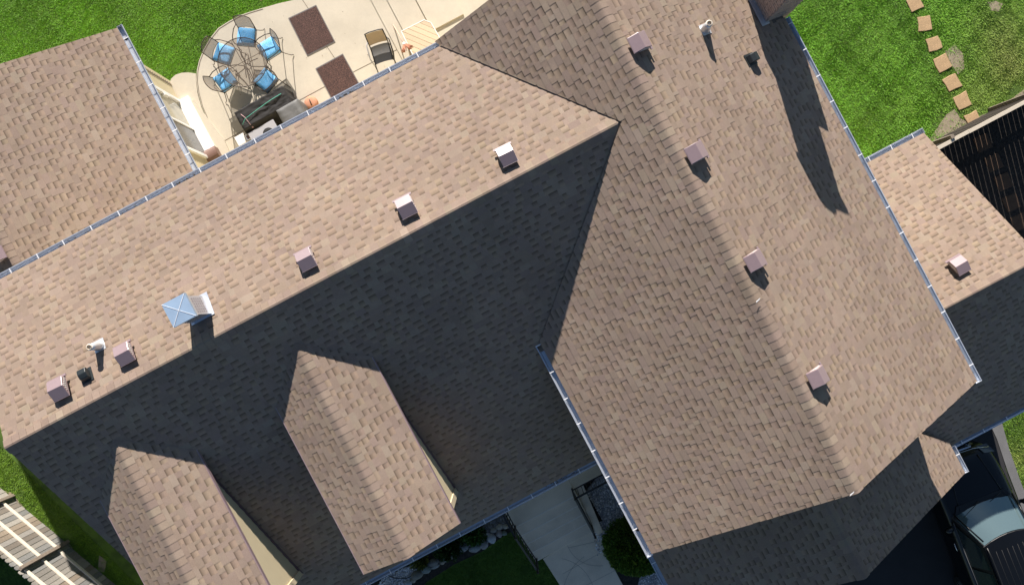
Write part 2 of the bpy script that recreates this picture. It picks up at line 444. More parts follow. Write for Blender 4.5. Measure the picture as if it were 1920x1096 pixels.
# dormers
DZ, DE = 6.13, 1.05; DP = .44; DU0, DU1 = -1.085, 3.50
DORM = [-4.06, -7.93]
def dorm_foot(v0): return [(DU0+.12, v0), (-.05, v0+DE-.08), (DU1-.3, v0+DE-.3), (DU1-.3, v0-DE+.3), (-.05, v0-DE+.08)]
feet = [dorm_foot(v) for v in DORM]
def under_dormer(u, v): return any(inpoly(u, v, f) for f in feet)
def dorm_cover(u, v): return any(abs(v-v0) < 1.2 and -.95 < u < 3.7 for v0 in DORM)
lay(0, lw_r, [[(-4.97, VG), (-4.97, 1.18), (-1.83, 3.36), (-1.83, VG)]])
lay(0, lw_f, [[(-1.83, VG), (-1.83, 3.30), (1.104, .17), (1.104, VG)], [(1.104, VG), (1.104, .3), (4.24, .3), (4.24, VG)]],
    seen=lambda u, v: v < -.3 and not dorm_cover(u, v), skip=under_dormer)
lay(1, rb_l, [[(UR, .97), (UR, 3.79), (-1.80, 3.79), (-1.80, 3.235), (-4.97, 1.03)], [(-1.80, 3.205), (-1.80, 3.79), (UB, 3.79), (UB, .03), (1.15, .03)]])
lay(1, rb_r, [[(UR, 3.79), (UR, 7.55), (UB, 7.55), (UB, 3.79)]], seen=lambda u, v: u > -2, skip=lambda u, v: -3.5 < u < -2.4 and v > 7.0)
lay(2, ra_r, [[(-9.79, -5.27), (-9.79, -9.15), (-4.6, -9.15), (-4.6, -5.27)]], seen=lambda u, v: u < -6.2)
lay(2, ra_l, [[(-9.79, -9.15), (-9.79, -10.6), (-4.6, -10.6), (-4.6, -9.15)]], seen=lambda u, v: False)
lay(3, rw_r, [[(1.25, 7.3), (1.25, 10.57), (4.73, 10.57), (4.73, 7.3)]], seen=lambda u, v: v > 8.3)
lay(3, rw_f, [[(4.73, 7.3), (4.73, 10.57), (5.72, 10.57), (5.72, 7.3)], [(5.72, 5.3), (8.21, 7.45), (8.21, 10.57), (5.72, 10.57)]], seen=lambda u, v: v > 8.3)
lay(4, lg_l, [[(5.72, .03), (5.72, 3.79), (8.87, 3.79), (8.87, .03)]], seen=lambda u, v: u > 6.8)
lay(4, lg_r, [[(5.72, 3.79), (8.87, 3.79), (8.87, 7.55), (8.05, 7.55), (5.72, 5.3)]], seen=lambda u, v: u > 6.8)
slab('roof_deck', lw_r, [(-4.95, VG+.02), (-4.95, 1.0), (-1.83, 3.1), (-1.83, VG+.02)], r_lw)
slab('roof_deck', lw_f, [(-1.83, VG+.02), (-1.83, 3.1), (1.05, 0), (1.05, .3), (4.22, .3), (4.22, VG+.02)], r_lw)
slab('roof_deck', rb_l, [(UR+.02, 1.02), (UR+.02, 3.79), (UB-.02, 3.79), (UB-.02, .05), (1.25, .05), (-1.8, 3.28), (-4.9, 1.10)], r_rb)
slab('roof_deck', rb_r, [(UR+.02, 3.79), (UR+.02, 7.53), (UB-.02, 7.53), (UB-.02, 3.79)], r_rb)
slab('roof_deck', ra_r, [(-9.77, -5.29), (-9.77, -9.15), (-4.6, -9.15), (-4.6, -5.29)], r_ra)
slab('roof_deck', ra_l, [(-9.77, -9.15), (-9.77, -12.38), (-4.6, -12.38), (-4.6, -9.15)], r_ra)
slab('roof_deck', rw_r, [(1.27, 7.3), (1.27, 10.55), (4.73, 10.55), (4.73, 7.3)], r_rw)
slab('roof_deck', rw_f, [(4.73, 7.3), (4.73, 10.55), (8.19, 10.55), (8.19, 7.56), (5.75, 5.2), (5.75, 7.3)], r_rw)
slab('roof_deck', lg_l, [(5.72, .05), (5.72, 3.79), (8.85, 3.79), (8.85, .05)], r_lg)
slab('roof_deck', lg_r, [(5.72, 3.79), (8.85, 3.79), (8.85, 7.53), (8.1, 7.53), (5.72, 5.2)], r_lg)
caps(0, (-1.83, VG, 6.52), (-1.83, 3.14, 6.52), dn(lw_r), dn(lw_f), flat=True)
caps(1, (UR, 3.79, 6.8236), (UB, 3.79, 6.8236), dn(rb_l), dn(rb_r), .165)
caps(2, (-9.79, -9.15, 4.297), (-4.7, -9.15, 4.297), dn(ra_l), dn(ra_r))
caps(3, (4.73, 7.35, 4.001), (4.73, 10.57, 4.001), dn(rw_r), dn(rw_f), flat=True)
caps(4, (5.8, 3.79, 4.43), (8.87, 3.79, 4.43), dn(lg_l), dn(lg_r), .165)
dormers = []
def lapboards(b, p0, p1, z0, z1, out, e=.105, top=None):    # lap siding between two plan points
    k = 0
    while z0+k*e < z1:
        a = z0+k*e; c = min(a+e, z1); o0, o1 = Vector(out)*.018, Vector(out)*.004
        A0, A1 = Vector((*p0, a)), Vector((*p1, a)); B0, B1 = Vector((*p0, c)), Vector((*p1, c))
        b.raw([A0+o0, A1+o0, B1+o1, B0+o1, A0-o0, A1-o0], [(0, 1, 2, 3), (0, 4, 5, 1)]); k += 1
for di, v0 in enumerate(DORM):
    d = empty('dormer', parent=house, label=['gabled dormer closer to the valley and the porch', 'gabled dormer closer to the left gable end'][di])
    dormers.append(d); ROOFS.append(d); ri = len(ROOFS)-1
    pr = Plane((0, v0+DE, DZ-DP*DE), (1, 0, 0), (0, -1, 0), DP); pL = Plane((0, v0-DE, DZ-DP*DE), (1, 0, 0), (0, 1, 0), DP)
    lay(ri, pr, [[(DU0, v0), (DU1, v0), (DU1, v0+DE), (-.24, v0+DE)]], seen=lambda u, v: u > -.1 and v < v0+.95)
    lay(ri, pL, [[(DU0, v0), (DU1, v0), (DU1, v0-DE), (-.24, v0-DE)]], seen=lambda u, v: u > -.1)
    slab('roof_deck', pr, [(DU0+.1, v0), (DU1-.01, v0), (DU1-.01, v0+DE-.01), (-.15, v0+DE-.01)], d, 'mauve_dark', .05)
    slab('roof_deck', pL, [(DU0+.1, v0), (DU1-.01, v0), (DU1-.01, v0-DE+.01), (-.15, v0-DE+.01)], d, 'mauve_dark', .05)
    caps(ri, (DU0-.02, v0, DZ), (DU1, v0, DZ), dn(pL), dn(pr), .15)
    b = MB(); wv = .91; zt = DZ-DP*wv-.06                       # the body: cheeks and gable front
    b.raw([(-.6, v0-wv, 3.2), (3.27, v0-wv, 3.2), (3.27, v0+wv, 3.2), (-.6, v0+wv, 3.2), (-.6, v0-wv, zt), (3.27, v0-wv, zt), (3.27, v0+wv, zt), (-.6, v0+wv, zt), (-.6, v0, DZ-.07), (3.27, v0, DZ-.07)],
          [(0, 1, 5, 4), (3, 7, 6, 2), (1, 2, 6, 9, 5), (0, 4, 8, 7, 3), (4, 5, 9, 8), (6, 7, 8, 9)])
    b.obj('dormer_wall', 'siding', d)
    b = MB()
    lapboards(b, (-.6, v0+wv+.006), (3.24, v0+wv+.006), 3.6, zt, (0, 1, 0))
    lapboards(b, (-.6, v0-wv-.006), (3.24, v0-wv-.006), 3.6, zt, (0, -1, 0))
    lapboards(b, (3.276, v0-wv), (3.276, v0+wv), 3.6, zt, (1, 0, 0))
    b.obj('siding', 'siding', d)
    for sgn in (-1, 1):
        b = MB(); b.box((3.2, v0+sgn*wv-.05, 3.5), (3.33, v0+sgn*wv+.05, zt)); b.obj('corner_board', 'trim_cream', d)
        # step flashing where the cheek meets the roof
        b = MB(); zf = lambda u: 6.52-PF*(u+1.83)
        va = v0+sgn*(wv+.005); vb = v0+sgn*(wv+.06)
        b.hexa([(-.2, va, zf(-.2)), (3.3, va, zf(3.3)), (3.3, vb, zf(3.3)), (-.2, vb, zf(-.2))] if sgn > 0 else [(-.2, vb, zf(-.2)), (3.3, vb, zf(3.3)), (3.3, va, zf(3.3)), (-.2, va, zf(-.2))],
               [(q[0], q[1], q[2]+.026) for q in ([(-.2, va, zf(-.2)), (3.3, va, zf(3.3)), (3.3, vb, zf(3.3)), (-.2, vb, zf(-.2))] if sgn > 0 else [(-.2, vb, zf(-.2)), (3.3, vb, zf(3.3)), (3.3, va, zf(3.3)), (-.2, va, zf(-.2))])])
        b.obj('flashing', 'mauve_dark', d)
        pp = pr if sgn > 0 else pL; b = MB()
        e0, e1 = pp.P(-.22, 0, 0), pp.P(DU1, 0, 0); od = Vector((0, sgn, 0))
        b.bar(e0+od*.012-Vector((0, 0, .035)), e1+od*.012-Vector((0, 0, .035)), .02, .075); b.obj('drip_edge', 'mauve', d)
    b = MB(); b.box((3.26, v0-.4, 4.3), (3.31, v0+.4, 5.5)); b.obj('window_frame', 'white_paint', d)
    b = MB(); b.box((3.30, v0-.34, 4.36), (3.318, v0+.34, 5.44)); b.obj('window_pane', 'glass_dark', d)

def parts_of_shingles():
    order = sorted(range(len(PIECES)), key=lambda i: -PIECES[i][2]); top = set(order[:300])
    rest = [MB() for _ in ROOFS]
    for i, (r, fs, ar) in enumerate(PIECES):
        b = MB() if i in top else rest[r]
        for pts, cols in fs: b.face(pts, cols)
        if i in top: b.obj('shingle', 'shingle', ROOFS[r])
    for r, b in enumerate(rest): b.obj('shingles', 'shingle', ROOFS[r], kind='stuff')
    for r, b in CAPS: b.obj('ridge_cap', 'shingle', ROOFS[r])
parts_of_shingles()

# ================================================================== WALLS
def profile_wall(prof, axis, a0, a1, name='wall', m='siding', label=None):
    b = MB(); n = len(prof)
    f = (lambda p, a: (p[0], a, p[1])) if axis == 'v' else (lambda p, a: (a, p[0], p[1]))
    vs = [f(p, a0) for p in prof]+[f(p, a1) for p in prof]
    b.raw(vs, [tuple(range(n)), tuple(range(2*n-1, n-1, -1))]+[(i, n+i, n+(i+1) % n, (i+1) % n) for i in range(n)])
    o = b.obj(name, m, house)
    if label: o['label'] = label
    return o
profile_wall([(-4.62, 0), (-4.62, 5.5), (-1.83, 6.42), (3.9, 3.46), (3.9, 0)], 'v', VG+.28, 3.2)
profile_wall([(.34, 0), (.34, 5.06), (3.79, 6.73), (7.24, 5.06), (7.24, 0)], 'u', UR+.32, UB-.32)
profile_wall([(-5.62, 0), (-5.62, 2.94), (-9.15, 4.2), (-12.1, 3.1), (-12.1, 0)], 'u', -9.49, -4.4)
profile_wall([(1.6, 0), (1.6, 2.47), (4.73, 3.90), (7.86, 2.47), (7.86, 0)], 'v', 7.0, 10.3)
profile_wall([(.34, 0), (.34, 2.54), (3.79, 4.25), (7.24, 2.54), (7.24, 0)], 'u', 5.5, 8.55)
b = MB()
lapboards(b, (-9.47, -5.606), (-4.6, -5.606), .1, 2.85, (0, 1, 0), .115)
b.obj('siding', 'siding', house)
b = MB(); b.box((-9.52, -5.66, .05), (-9.40, -5.58, 2.85)); b.obj('corner_board', 'trim_cream', house)
# teeth of the siding ends against the corner
b = MB()
for k in range(23): b.box((-9.42, -5.60, .14+k*.115), (-9.36, -5.572, .19+k*.115))
b.obj('siding_end', 'post_wood', house)
# patio door
door = empty('patio_door', parent=house)
DU, DV = (-8.86, -7.02), -5.60
b = MB()
b.box((DU[0], DV-.02, .12), (DU[0]+.10, DV+.07, 2.18)); b.box((DU[1]-.10, DV-.02, .12), (DU[1], DV+.07, 2.18))
b.box((DU[0]+.1, DV-.02, 2.08), (DU[1]-.1, DV+.07, 2.18)); b.box((DU[0]+.1, DV-.02, .12), (DU[1]-.1, DV+.07, .30))
bevel(b.obj('door_frame', 'white_paint', door), .008)
mid = (DU[0]+DU[1])/2
b = MB(); b.box((DU[0]+.10, DV-.01, .30), (mid-.03, DV+.012, 2.08)); b.obj('pane', 'glass_light', door)
b = MB(); b.box((mid+.03, DV-.01, .30), (DU[1]-.10, DV+.032, 2.08)); b.obj('screen', 'glass_dark', door)
b = MB(); b.box((mid-.03, DV-.01, .30), (mid+.03, DV+.06, 2.08)); b.obj('door_stile', 'white_paint', door)
b = MB(); b.box((DU[0]-.02, DV, .02), (DU[1]+.08, DV+.30, .16)); bevel(b.obj('sill', 'white_paint', door), .01)
b = MB(); b.box((DU[0]+.12, DV+.012, .95), (DU[0]+.16, DV+.09, 1.2)); b.obj('handle', 'white_paint', door)

# ================================================================== GUTTERS
def gutter(p0, p1, out, phase=.2, hole=None, caps_=(True, True), ang=0):
    g = empty('gutter', parent=house); p0, p1 = Vector(p0), Vector(p1); d = (p1-p0).normalized(); n = (p1-p0).length
    o = Vector(out); up = Vector((0, 0, 1)); wd, ht = .138, .095
    prof = [(0, .0), (0, -ht), (.095, -ht), (.105, -.07), (.118, -.045), (wd, -.03), (wd, .0), (wd-.018, .0), (wd-.018, -.006), (wd-.004, -.006),
            (wd-.004, -.028), (.115, -.041), (.101, -.068), (.092, -ht+.004), (.004, -ht+.004), (.004, 0)]
    # channel: outer skin + inner skin
    b = MB(); k = len(prof)
    r0 = [p0+o*a+up*z for a, z in prof]; r1 = [p1+o*a+up*z for a, z in prof]
    b.raw(r0+r1, [(i, (i+1) % k, k+(i+1) % k, k+i) for i in range(k)])
    b.obj('channel', 'white_metal', g)
    for e, on in ((p0, caps_[0]), (p1, caps_[1])):
        if on:
            b = MB(); q = [e+o*a+up*(z+.003) for a, z in prof[:7]]; dd = d*.004
            b.raw([x-dd for x in q]+[x+dd for x in q], [tuple(range(7)), tuple(range(13, 6, -1))]+[(i, (i+1) % 7, 7+(i+1) % 7, 7+i) for i in range(7)])
            b.obj('end_cap', 'white_metal', g)
    s = phase; hm = None
    b = MB(); c = p0; b.hexa([c-d*.010-up*.002, c-d*.010+o*wd-up*.002, c+d*.010+o*wd-up*.002, c+d*.010-up*.002],
                             [c-d*.010+up*.004, c-d*.010+o*wd+up*.004, c+d*.010+o*wd+up*.004, c+d*.010+up*.004])
    vs0 = [Vector(v)-p0 for v in b.v]; b.v = [tuple(v) for v in vs0]; hm = b.mesh('hanger')
    while s < n-.05:
        h = link('hanger', hm, 'hanger', g); h.location = p0+d*(s+rng.uniform(-.02, .02)); s += .61
    if hole:
        b = MB(); c = p0+d*hole+o*.04-up*.088; b.lathe([(.001, 0), (.035, 0), (.035, .004), (.001, .004)], c, 14); b.obj('outlet', 'hole', g)
    return g
gutter((-4.955, VG-.05, 5.42), (-4.955, 1.02, 5.42), (-1, 0, 0), .35)
gutter((4.225, -9.4, 3.335), (4.225, .1, 3.335), (1, 0, 0), .3)
gutter((1.08, .045, 4.96), (UB+.05, .045, 4.96), (0, -1, 0), .12, hole=4.45)
gutter((-2.33, 7.535, 4.96), (UB+.05, 7.535, 4.96), (0, 1, 0), .12)
gutter((-9.84, -5.285, 2.86), (-5.0, -5.285, 2.86), (0, 1, 0), .35, hole=.3)
gutter((1.265, 7.6, 2.36), (1.265, 10.62, 2.36), (-1, 0, 0), .3)
gutter((8.195, 7.62, 2.36), (8.195, 10.6, 2.36), (1, 0, 0), .3, caps_=(True, True))
gutter((5.8, .045, 2.51), (8.9, .045, 2.51), (0, -1, 0), .3)
gutter((8.2, 7.535, 2.51), (8.9, 7.535, 2.51), (0, 1, 0), .22)

# ================================================================== THINGS ON THE ROOFS
def frame_on(pl, p):          # matrix: x along eave, y downslope, z normal
    Yv = -pl.T; Z = pl.N; Xv = Yv.cross(Z)
    m = Matrix((Xv, Yv, Z)).transposed().to_4x4(); m.translation = p; return m
def hood_vent(px, py, pl, abc, sgn=1, kx=1.0):
    p = onplane(px, py, *abc); v = empty('roof_vent', parent=house); m = frame_on(pl, p) @ rotz(R_(rng.uniform(-2.5, 2.5))) @ Matrix.Scale(rng.uniform(.96, 1.04), 4)
    hw = .15*kx
    b = MB(); b.box((-.155*kx, -.205, .010), (.155*kx, .20, .018), mtx=m); b.obj('flange', 'mauve', v)
    prof = [(-.20, .02), (-.025, .145), (.16, .113), (.16, .10), (.155, .03)]
    b = MB(); n = len(prof); vs = [m @ Vector((-hw, y, z)) for y, z in prof]+[m @ Vector((hw, y, z)) for y, z in prof]
    b.raw(vs, [tuple(range(n)), tuple(range(2*n-1, n-1, -1))]+[(i, n+i, n+(i+1) % n, (i+1) % n) for i in range(n)])
    o = bevel(b.obj('hood', 'mauve', v), .006, 2)
    b = MB()                                                       # louvre slats on both sides, coloured white to look sunlit
    for sx in (-1, 1):
        for k in range(7):
            y = -.10+k*.037; top = .145-abs(y+.025)*(.9 if y < -.02 else .29)-.03
            b.box((sx*hw-.004, y, .035), (sx*hw+.004, y+.02, max(.05, top)), mtx=m)
    b.obj('louvre', 'louvre', v)
    b = MB(); b.box((-hw-.035, .175, .02), (hw+.035, .215, .042), mtx=m); b.obj('lip', 'mauve', v)
    return v
aR = (6.52+PR*1.83, PR, 0)
aRR = (5.0+PB*7.55, 0, -PB)
for q in [(950, 292), (762, 388), (575, 487), (236, 663), (113, 728)]: hood_vent(*q, lw_r, (aR[0]+.08, aR[1], 0))
for q in [(1197, 82), (1303, 287), (1413, 489), (1530, 706)]: hood_vent(*q, rb_r, (aRR[0]+.08, 0, aRR[2]))
hood_vent(1797, 498, rw_r, (2.40-.46*1.25+.08, .46, 0))
hood_vent(-1, 478, ra_l, (4.297+.36*9.15+.08, 0, .36))
def pipe_vent(px, py, pl, abc, h=.34):
    p = onplane(px, py, *abc); v = empty('vent_pipe', parent=house)
    m = frame_on(pl, p)
    b = MB(); b.box((-.11, -.11, .010), (.11, .12, .016), mtx=m); b.obj('flashing', 'lead', v)
    b = MB(); b.lathe([(.105, .0), (.088, .08), (.07, .2), (.058, h-.05), (.054, h-.05)], p, 20); b.obj('boot', 'lead', v)
    b = MB(); b.lathe([(.05, .1), (.05, h), (.041, h), (.041, h-.1), (.001, h-.1)], p, 20); b.obj('pipe', 'pvc', v)
    b = MB(); ringv = [(.056*math.cos(t), .056*math.sin(t), 0) for t in [i*math.pi/10 for i in range(20)]]
    b.tube([p+Vector(q)+Vector((0, 0, h-.02)) for q in ringv], .008, 6, closed=True); b.obj('collar', 'white_plastic', v)
pipe_vent(187, 648, lw_r, aR); pipe_vent(1321, 56, rb_r, aRR)
def exhaust(px, py, pl, abc):
    p = onplane(px, py, *abc); v = empty('exhaust_cap', parent=house); m = frame_on(pl, p)
    b = MB(); b.box((-.12, -.14, .01), (.12, .12, .02), mtx=m); b.obj('flange', 'black_plastic', v)
    prof = [(-.11, .02), (-.08, .11), (.0, .15), (.10, .14), (.11, .10), (.07, .03)]
    b = MB(); n = len(prof); vs = [m @ Vector((-.085, y, z)) for y, z in prof]+[m @ Vector((.085, y, z)) for y, z in prof]
    b.raw(vs, [tuple(range(n)), tuple(range(2*n-1, n-1, -1))]+[(i, n+i, n+(i+1) % n, (i+1) % n) for i in range(n)])
    bevel(b.obj('hood', 'black_plastic', v), .012, 2)
exhaust(163, 703, lw_r, aR); exhaust(1407, 112, rb_r, aRR)
# sheet metal chimney
ch = empty('metal_chimney', parent=house)
u0, u1, v0, v1, zt = -2.64, -2.24, -5.47, -5.07, 7.08
b = MB(); b.box((u0+.015, v0+.015, 5.9), (u1-.015, v1-.015, zt-.03)); b.obj('stack', 'white_metal', ch)
b = MB()
for sx in range(6):
    for sz in range(5):
        u = u0+.06+sx*.052; z = 6.55+sz*.085
        b.box((u, v1-.016, z), (u+.028, v1-.010, z+.018))
        b.box((v0*0+u1-.016, v0+.05+sx*.055, z), (u1-.010, v0+.078+sx*.055, z+.018))
b.obj('slots', 'mauve_dark', ch, kind='stuff')
b = MB(); b.box((u0-.01, v0-.01, zt-.05), (u1+.01, v1+.01, zt-.01)); b.obj('rim', 'galv_edge', ch)
b = MB(); A = [(u0-.025, v0-.025), (u1+.025, v0-.025), (u1+.025, v1+.025), (u0-.025, v1+.025)]
b.raw([(*q, zt+.0) for q in A]+[(*q, zt+.07) for q in A]+[((u0+u1)/2, (v0+v1)/2, zt+.079)],
      [(3, 2, 1, 0), (0, 1, 5, 4), (1, 2, 6, 5), (2, 3, 7, 6), (3, 0, 4, 7), (4, 5, 8), (5, 6, 8), (6, 7, 8), (7, 4, 8)])
b.obj('chimney_cap', 'galv', ch)
b = MB(); cc = Vector(((u0+u1)/2, (v0+v1)/2, zt+.079))
for q in A: b.bar(Vector((*q, zt+.072)), cc+Vector((0, 0, .002)), .008, .006)
b.obj('cap_crease', 'hanger', ch)
b = MB(); b.box((-.235, -.235, .012), (.235, .25, .022), mtx=frame_on(lw_r, Vector(((u0+u1)/2, (v0+v1)/2, aR[0]+aR[1]*(u0+u1)/2)))); b.obj('flashing', 'white_metal', ch)
# brick chimney at the far right eave
bc = empty('brick_chimney', parent=house)
def brickbox(b, u0, u1, v0, v1, z0, z1):
    z = z0; k = 0
    while z < z1-.03:
        for (f, lo, hi, fix) in (('u', v0, v1, u1), ('u', v0, v1, u0), ('v', u0, u1, v0), ('v', u0, u1, v1)):
            a = lo-(.1 if k % 2 else 0)
            while a < hi-.01:
                s, e = max(a, lo), min(a+.19, hi); j = rng.uniform(0, .006)
                if e-s > .03:
                    if f == 'u': b.box((fix-.02-j, s, z), (fix+.008+j, e, z+.058))
                    else: b.box((s, fix-.02-j, z), (e, fix+.008+j, z+.058))
                a += .205
        z += .072; k += 1
b = MB(); b.box((-3.55, 7.06, 0), (-2.42, 7.80, 6.3)); b.box((-3.35, 7.12, 6.25), (-2.5, 7.6, 7.24)); b.obj('core', 'mortar', bc)
b = MB(); brickbox(b, -3.55, -2.42, 7.06, 7.80, 4.4, 6.3); brickbox(b, -3.35, -2.5, 7.12, 7.6, 6.3, 7.21); b.obj('bricks', 'brick_stack', bc, kind='stuff')
b = MB(); b.box((-3.42, 7.05, 7.21), (-2.43, 7.67, 7.30)); bevel(b.obj('crown', 'concrete_grey', bc), .02)
b = MB(); b.lathe([(.13, 0), (.13, .22), (.105, .22), (.105, .02)], (-2.9, 7.36, 7.29), 18); b.obj('flue', 'terracotta', bc)
b = MB(); b.box((-3.62, 6.9, .012), (-2.35, 7.12, .02), mtx=Matrix.Identity(4)); b.v = [(x, y, 5.0+PB*(7.55-y)+.02+(z-.012)) for x, y, z in b.v]; b.obj('flashing', 'white_metal', bc)
# a brown box by the patio door
o = None

# ================================================================== GROUND COVER: lawns
nr = np.random.default_rng(3)
def lawn(name, poly_px, dens, base, var=.25, dry=(), hgt=(.025, .06), z=0.0, bare=()):
    P = [G(*p) for p in poly_px]; xs = [p.x for p in P]; ys = [p.y for p in P]
    A = (max(xs)-min(xs))*(max(ys)-min(ys)); n = int(A*dens)
    x = nr.uniform(min(xs), max(xs), n); y = nr.uniform(min(ys), max(ys), n)
    ok = np.zeros(n, bool); j = len(P)-1
    for i in range(len(P)):
        c = (P[i].y > y) != (P[j].y > y); xi = (P[j].x-P[i].x)*(y-P[i].y)/(P[j].y-P[i].y+1e-12)+P[i].x
        ok ^= c & (x < xi); j = i
    x, y = x[ok], y[ok]
    keep = np.ones(len(x), bool); dryv = np.zeros(len(x))
    for (qx, qy, r) in bare:
        g = G(qx, qy); dd = np.hypot(x-g.x, y-g.y); keep &= nr.random(len(x)) < np.clip((dd-r*.36+.12*np.sin(x*19+y*7)*np.sin(y*23-x*5))/(r*.9), .10, 1)
    for (qx, qy, r, s) in dry:
        g = G(qx, qy); dryv += s*np.exp(-((x-g.x)**2+(y-g.y)**2)/(r*r))
    x, y, dryv = x[keep], y[keep], np.clip(dryv[keep], 0, 1); n = len(x)
    # a slow field of directions and tones makes clumps
    ph = nr.uniform(0, 6.28, 10)
    fld = sum(np.sin(x*k1+y*k2+p) for k1, k2, p in zip((2.1, -3.7, 5.3, 8.1, -11.), (3.3, 2.3, -4.1, 7.3, 9.7), ph[:5]))/5
    fl2 = sum(np.sin(x*k1+y*k2+p) for k1, k2, p in zip((1.1, -1.9, 17., 23., -14.), (1.6, 2.9, 13., -19., 21.), ph[5:]))/5
    ang = fld*3.5+nr.normal(0, 1.5, n); ln = nr.uniform(*hgt, n)*(1+.35*fl2); lean = nr.uniform(.65, 1.35, n); wdt = nr.uniform(.0035, .0075, n)
    dx, dy = np.cos(ang), np.sin(ang); hx, hz = ln*np.sin(lean), ln*np.cos(lean)
    px_, py_ = -dy*wdt, dx*wdt
    V = np.empty((n, 4, 3), 'f')
    V[:, 0] = np.c_[x-px_, y-py_, np.full(n, z)]; V[:, 1] = np.c_[x+px_, y+py_, np.full(n, z)]
    mx, my, mz = x+dx*hx*.45, y+dy*hx*.45, z+hz*.62
    V[:, 2] = np.c_[mx+px_*.8, my+py_*.8, mz]; V[:, 3] = np.c_[x+dx*hx, y+dy*hx, z+hz]
    me = bpy.data.meshes.new(name); me.vertices.add(n*4); me.vertices.foreach_set('co', V.ravel())
    me.loops.add(n*4); me.loops.foreach_set('vertex_index', np.arange(n*4)); me.polygons.add(n)
    me.polygons.foreach_set('loop_start', np.arange(n)*4); me.update()
    t = np.clip(1+var*(fl2*.7+fld*.3)+.10*np.sin((x*.9+y*.45)*3.2)+nr.normal(0, .13, n), .4, 1.7)
    col = np.array(base)[None]*t[:, None]; dc = np.array((.30, .26, .09))
    yel = (nr.random(n) < .06)[:, None]; col = np.where(yel, col*np.array((1.5, 1.12, 1.0)), col)
    col = col*(1-.75*dryv[:, None])+dc[None]*.75*dryv[:, None]
    cc = np.c_[col, np.ones(n)].astype('f'); a = me.color_attributes.new('Col', 'FLOAT_COLOR', 'CORNER')
    a.data.foreach_set('color', np.repeat(cc, 4, axis=0).ravel())
    return link(name, me, 'grass', kind='stuff')
GR = (.155, .36, .02)
lawn('grass', [(-60, -60), (650, -60), (620, -30), (558, 0), (493, 15), (450, 29), (411, 52), (383, 93), (370, 130), (345, 134), (306, 165), (225, 62), (-60, 160)], 5200, GR)
lawn('grass', [(1400, -60), (1990, -60), (1990, 150), (1745, 278), (1640, 330), (1420, 20)], 5200, (.130, .315, .018),
     dry=[(1880, 60, 1.1, .45), (1830, 190, .9, .4), (1900, 130, .8, .5), (1640, 100, .7, .06), (1700, 200, .6, .12), (1620, 230, .35, .12)],
     bare=[(1770, 235, .42), (1790, 222, .3), (1790, 112, .3), (1866, 10, .26), (1850, 218, .25), (1905, 175, .3)]+[(x, y, .20) for x, y in [(1715, 10), (1733, 45), (1750, 83), (1766, 118), (1784, 155), (1803, 190), (1822, 221)]])
lawn('grass', [(-60, 760), (0, 835), (310, 1150), (210, 1150), (160, 1060), (120, 1015), (0, 925), (-60, 890)], 5200, (.13, .25, .016), bare=[(30, 930, .25), (120, 1010, .3), (60, 975, .25), (160, 1060, .25), (190, 1055, .2)])
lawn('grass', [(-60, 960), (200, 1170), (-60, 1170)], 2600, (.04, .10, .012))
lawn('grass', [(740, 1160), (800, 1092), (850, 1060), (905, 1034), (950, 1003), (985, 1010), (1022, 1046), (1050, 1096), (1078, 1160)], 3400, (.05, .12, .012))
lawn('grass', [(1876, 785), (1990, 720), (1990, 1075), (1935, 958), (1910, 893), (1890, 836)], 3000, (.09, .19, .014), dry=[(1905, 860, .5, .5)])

# stepping stones
ords = ['first', 'second', 'third', 'fourth', 'fifth', 'sixth', 'seventh']
for i, (x, y, r) in enumerate([(1715, 8, 24), (1733, 45, 8), (1750, 83, 20), (1766, 119, 26), (1784, 155, 27), (1803, 190, 24), (1824, 224, 27)]):
    b = MB(); s = .185+.018*(i in (3, 4, 5)); b.prism([(sx*s+rng.uniform(-.022, .022), sy*s+rng.uniform(-.022, .022)) for sx, sy in ((-1, -1), (0, -1.03), (1, -1), (1.02, 0), (1, 1), (0, .98), (-1, 1), (-1.03, 0))], 0, .035); q = G(x, y)
    o = b.obj('stepping_stone', 'paver', label='orange brown square stepping stone, '+(['%s from the fence on the lawn side' % t for t in ords][6-i]), category='stepping stone', group='stepping stones across the lawn')
    o.location = q; o.rotation_euler = (0, 0, R_(r)); bevel(o, .012)
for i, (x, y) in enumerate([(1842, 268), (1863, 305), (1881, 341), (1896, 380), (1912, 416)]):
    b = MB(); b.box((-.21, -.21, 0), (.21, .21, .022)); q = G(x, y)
    o = b.obj('stepping_stone', 'paver_shaded', label='square stepping stone coloured darker for the fence shade, %s beyond the fence' % ords[i], category='stepping stone', group='stepping stones across the lawn')
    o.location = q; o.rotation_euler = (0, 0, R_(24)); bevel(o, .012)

# ================================================================== FENCES
f1 = thing('fence', 'dark brown board fence with pale top rail beside the low side roof', 'fence', toW((1.765, 9.9, 0)), TH)
va, vb = 0.0, 6.5; v = -.4
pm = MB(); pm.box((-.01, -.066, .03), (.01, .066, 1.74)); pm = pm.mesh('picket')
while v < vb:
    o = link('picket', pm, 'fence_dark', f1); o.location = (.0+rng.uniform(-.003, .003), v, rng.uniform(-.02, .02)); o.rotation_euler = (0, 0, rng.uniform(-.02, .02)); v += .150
for k, (a, c, off) in enumerate([(-.45, .7, .02), (.7, 1.55, .032), (1.55, 2.05, .022), (2.05, 4.4, .028), (4.4, 6.6, .018)]):
    b = MB(); b.box((off-.045, a+.003, 1.75+.004*k), (off+.045, c+.05, 1.79+.004*k)); b.obj('top_rail', 'cap_wood', f1)
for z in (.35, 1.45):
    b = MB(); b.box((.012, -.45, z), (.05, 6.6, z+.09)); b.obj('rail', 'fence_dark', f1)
for p in (-.35, 1.62, 4.05, 6.3):
    b = MB(); b.box((-.11, p-.045, 0), (-.012, p+.045, 1.83)); b.obj('post', 'post_wood', f1)
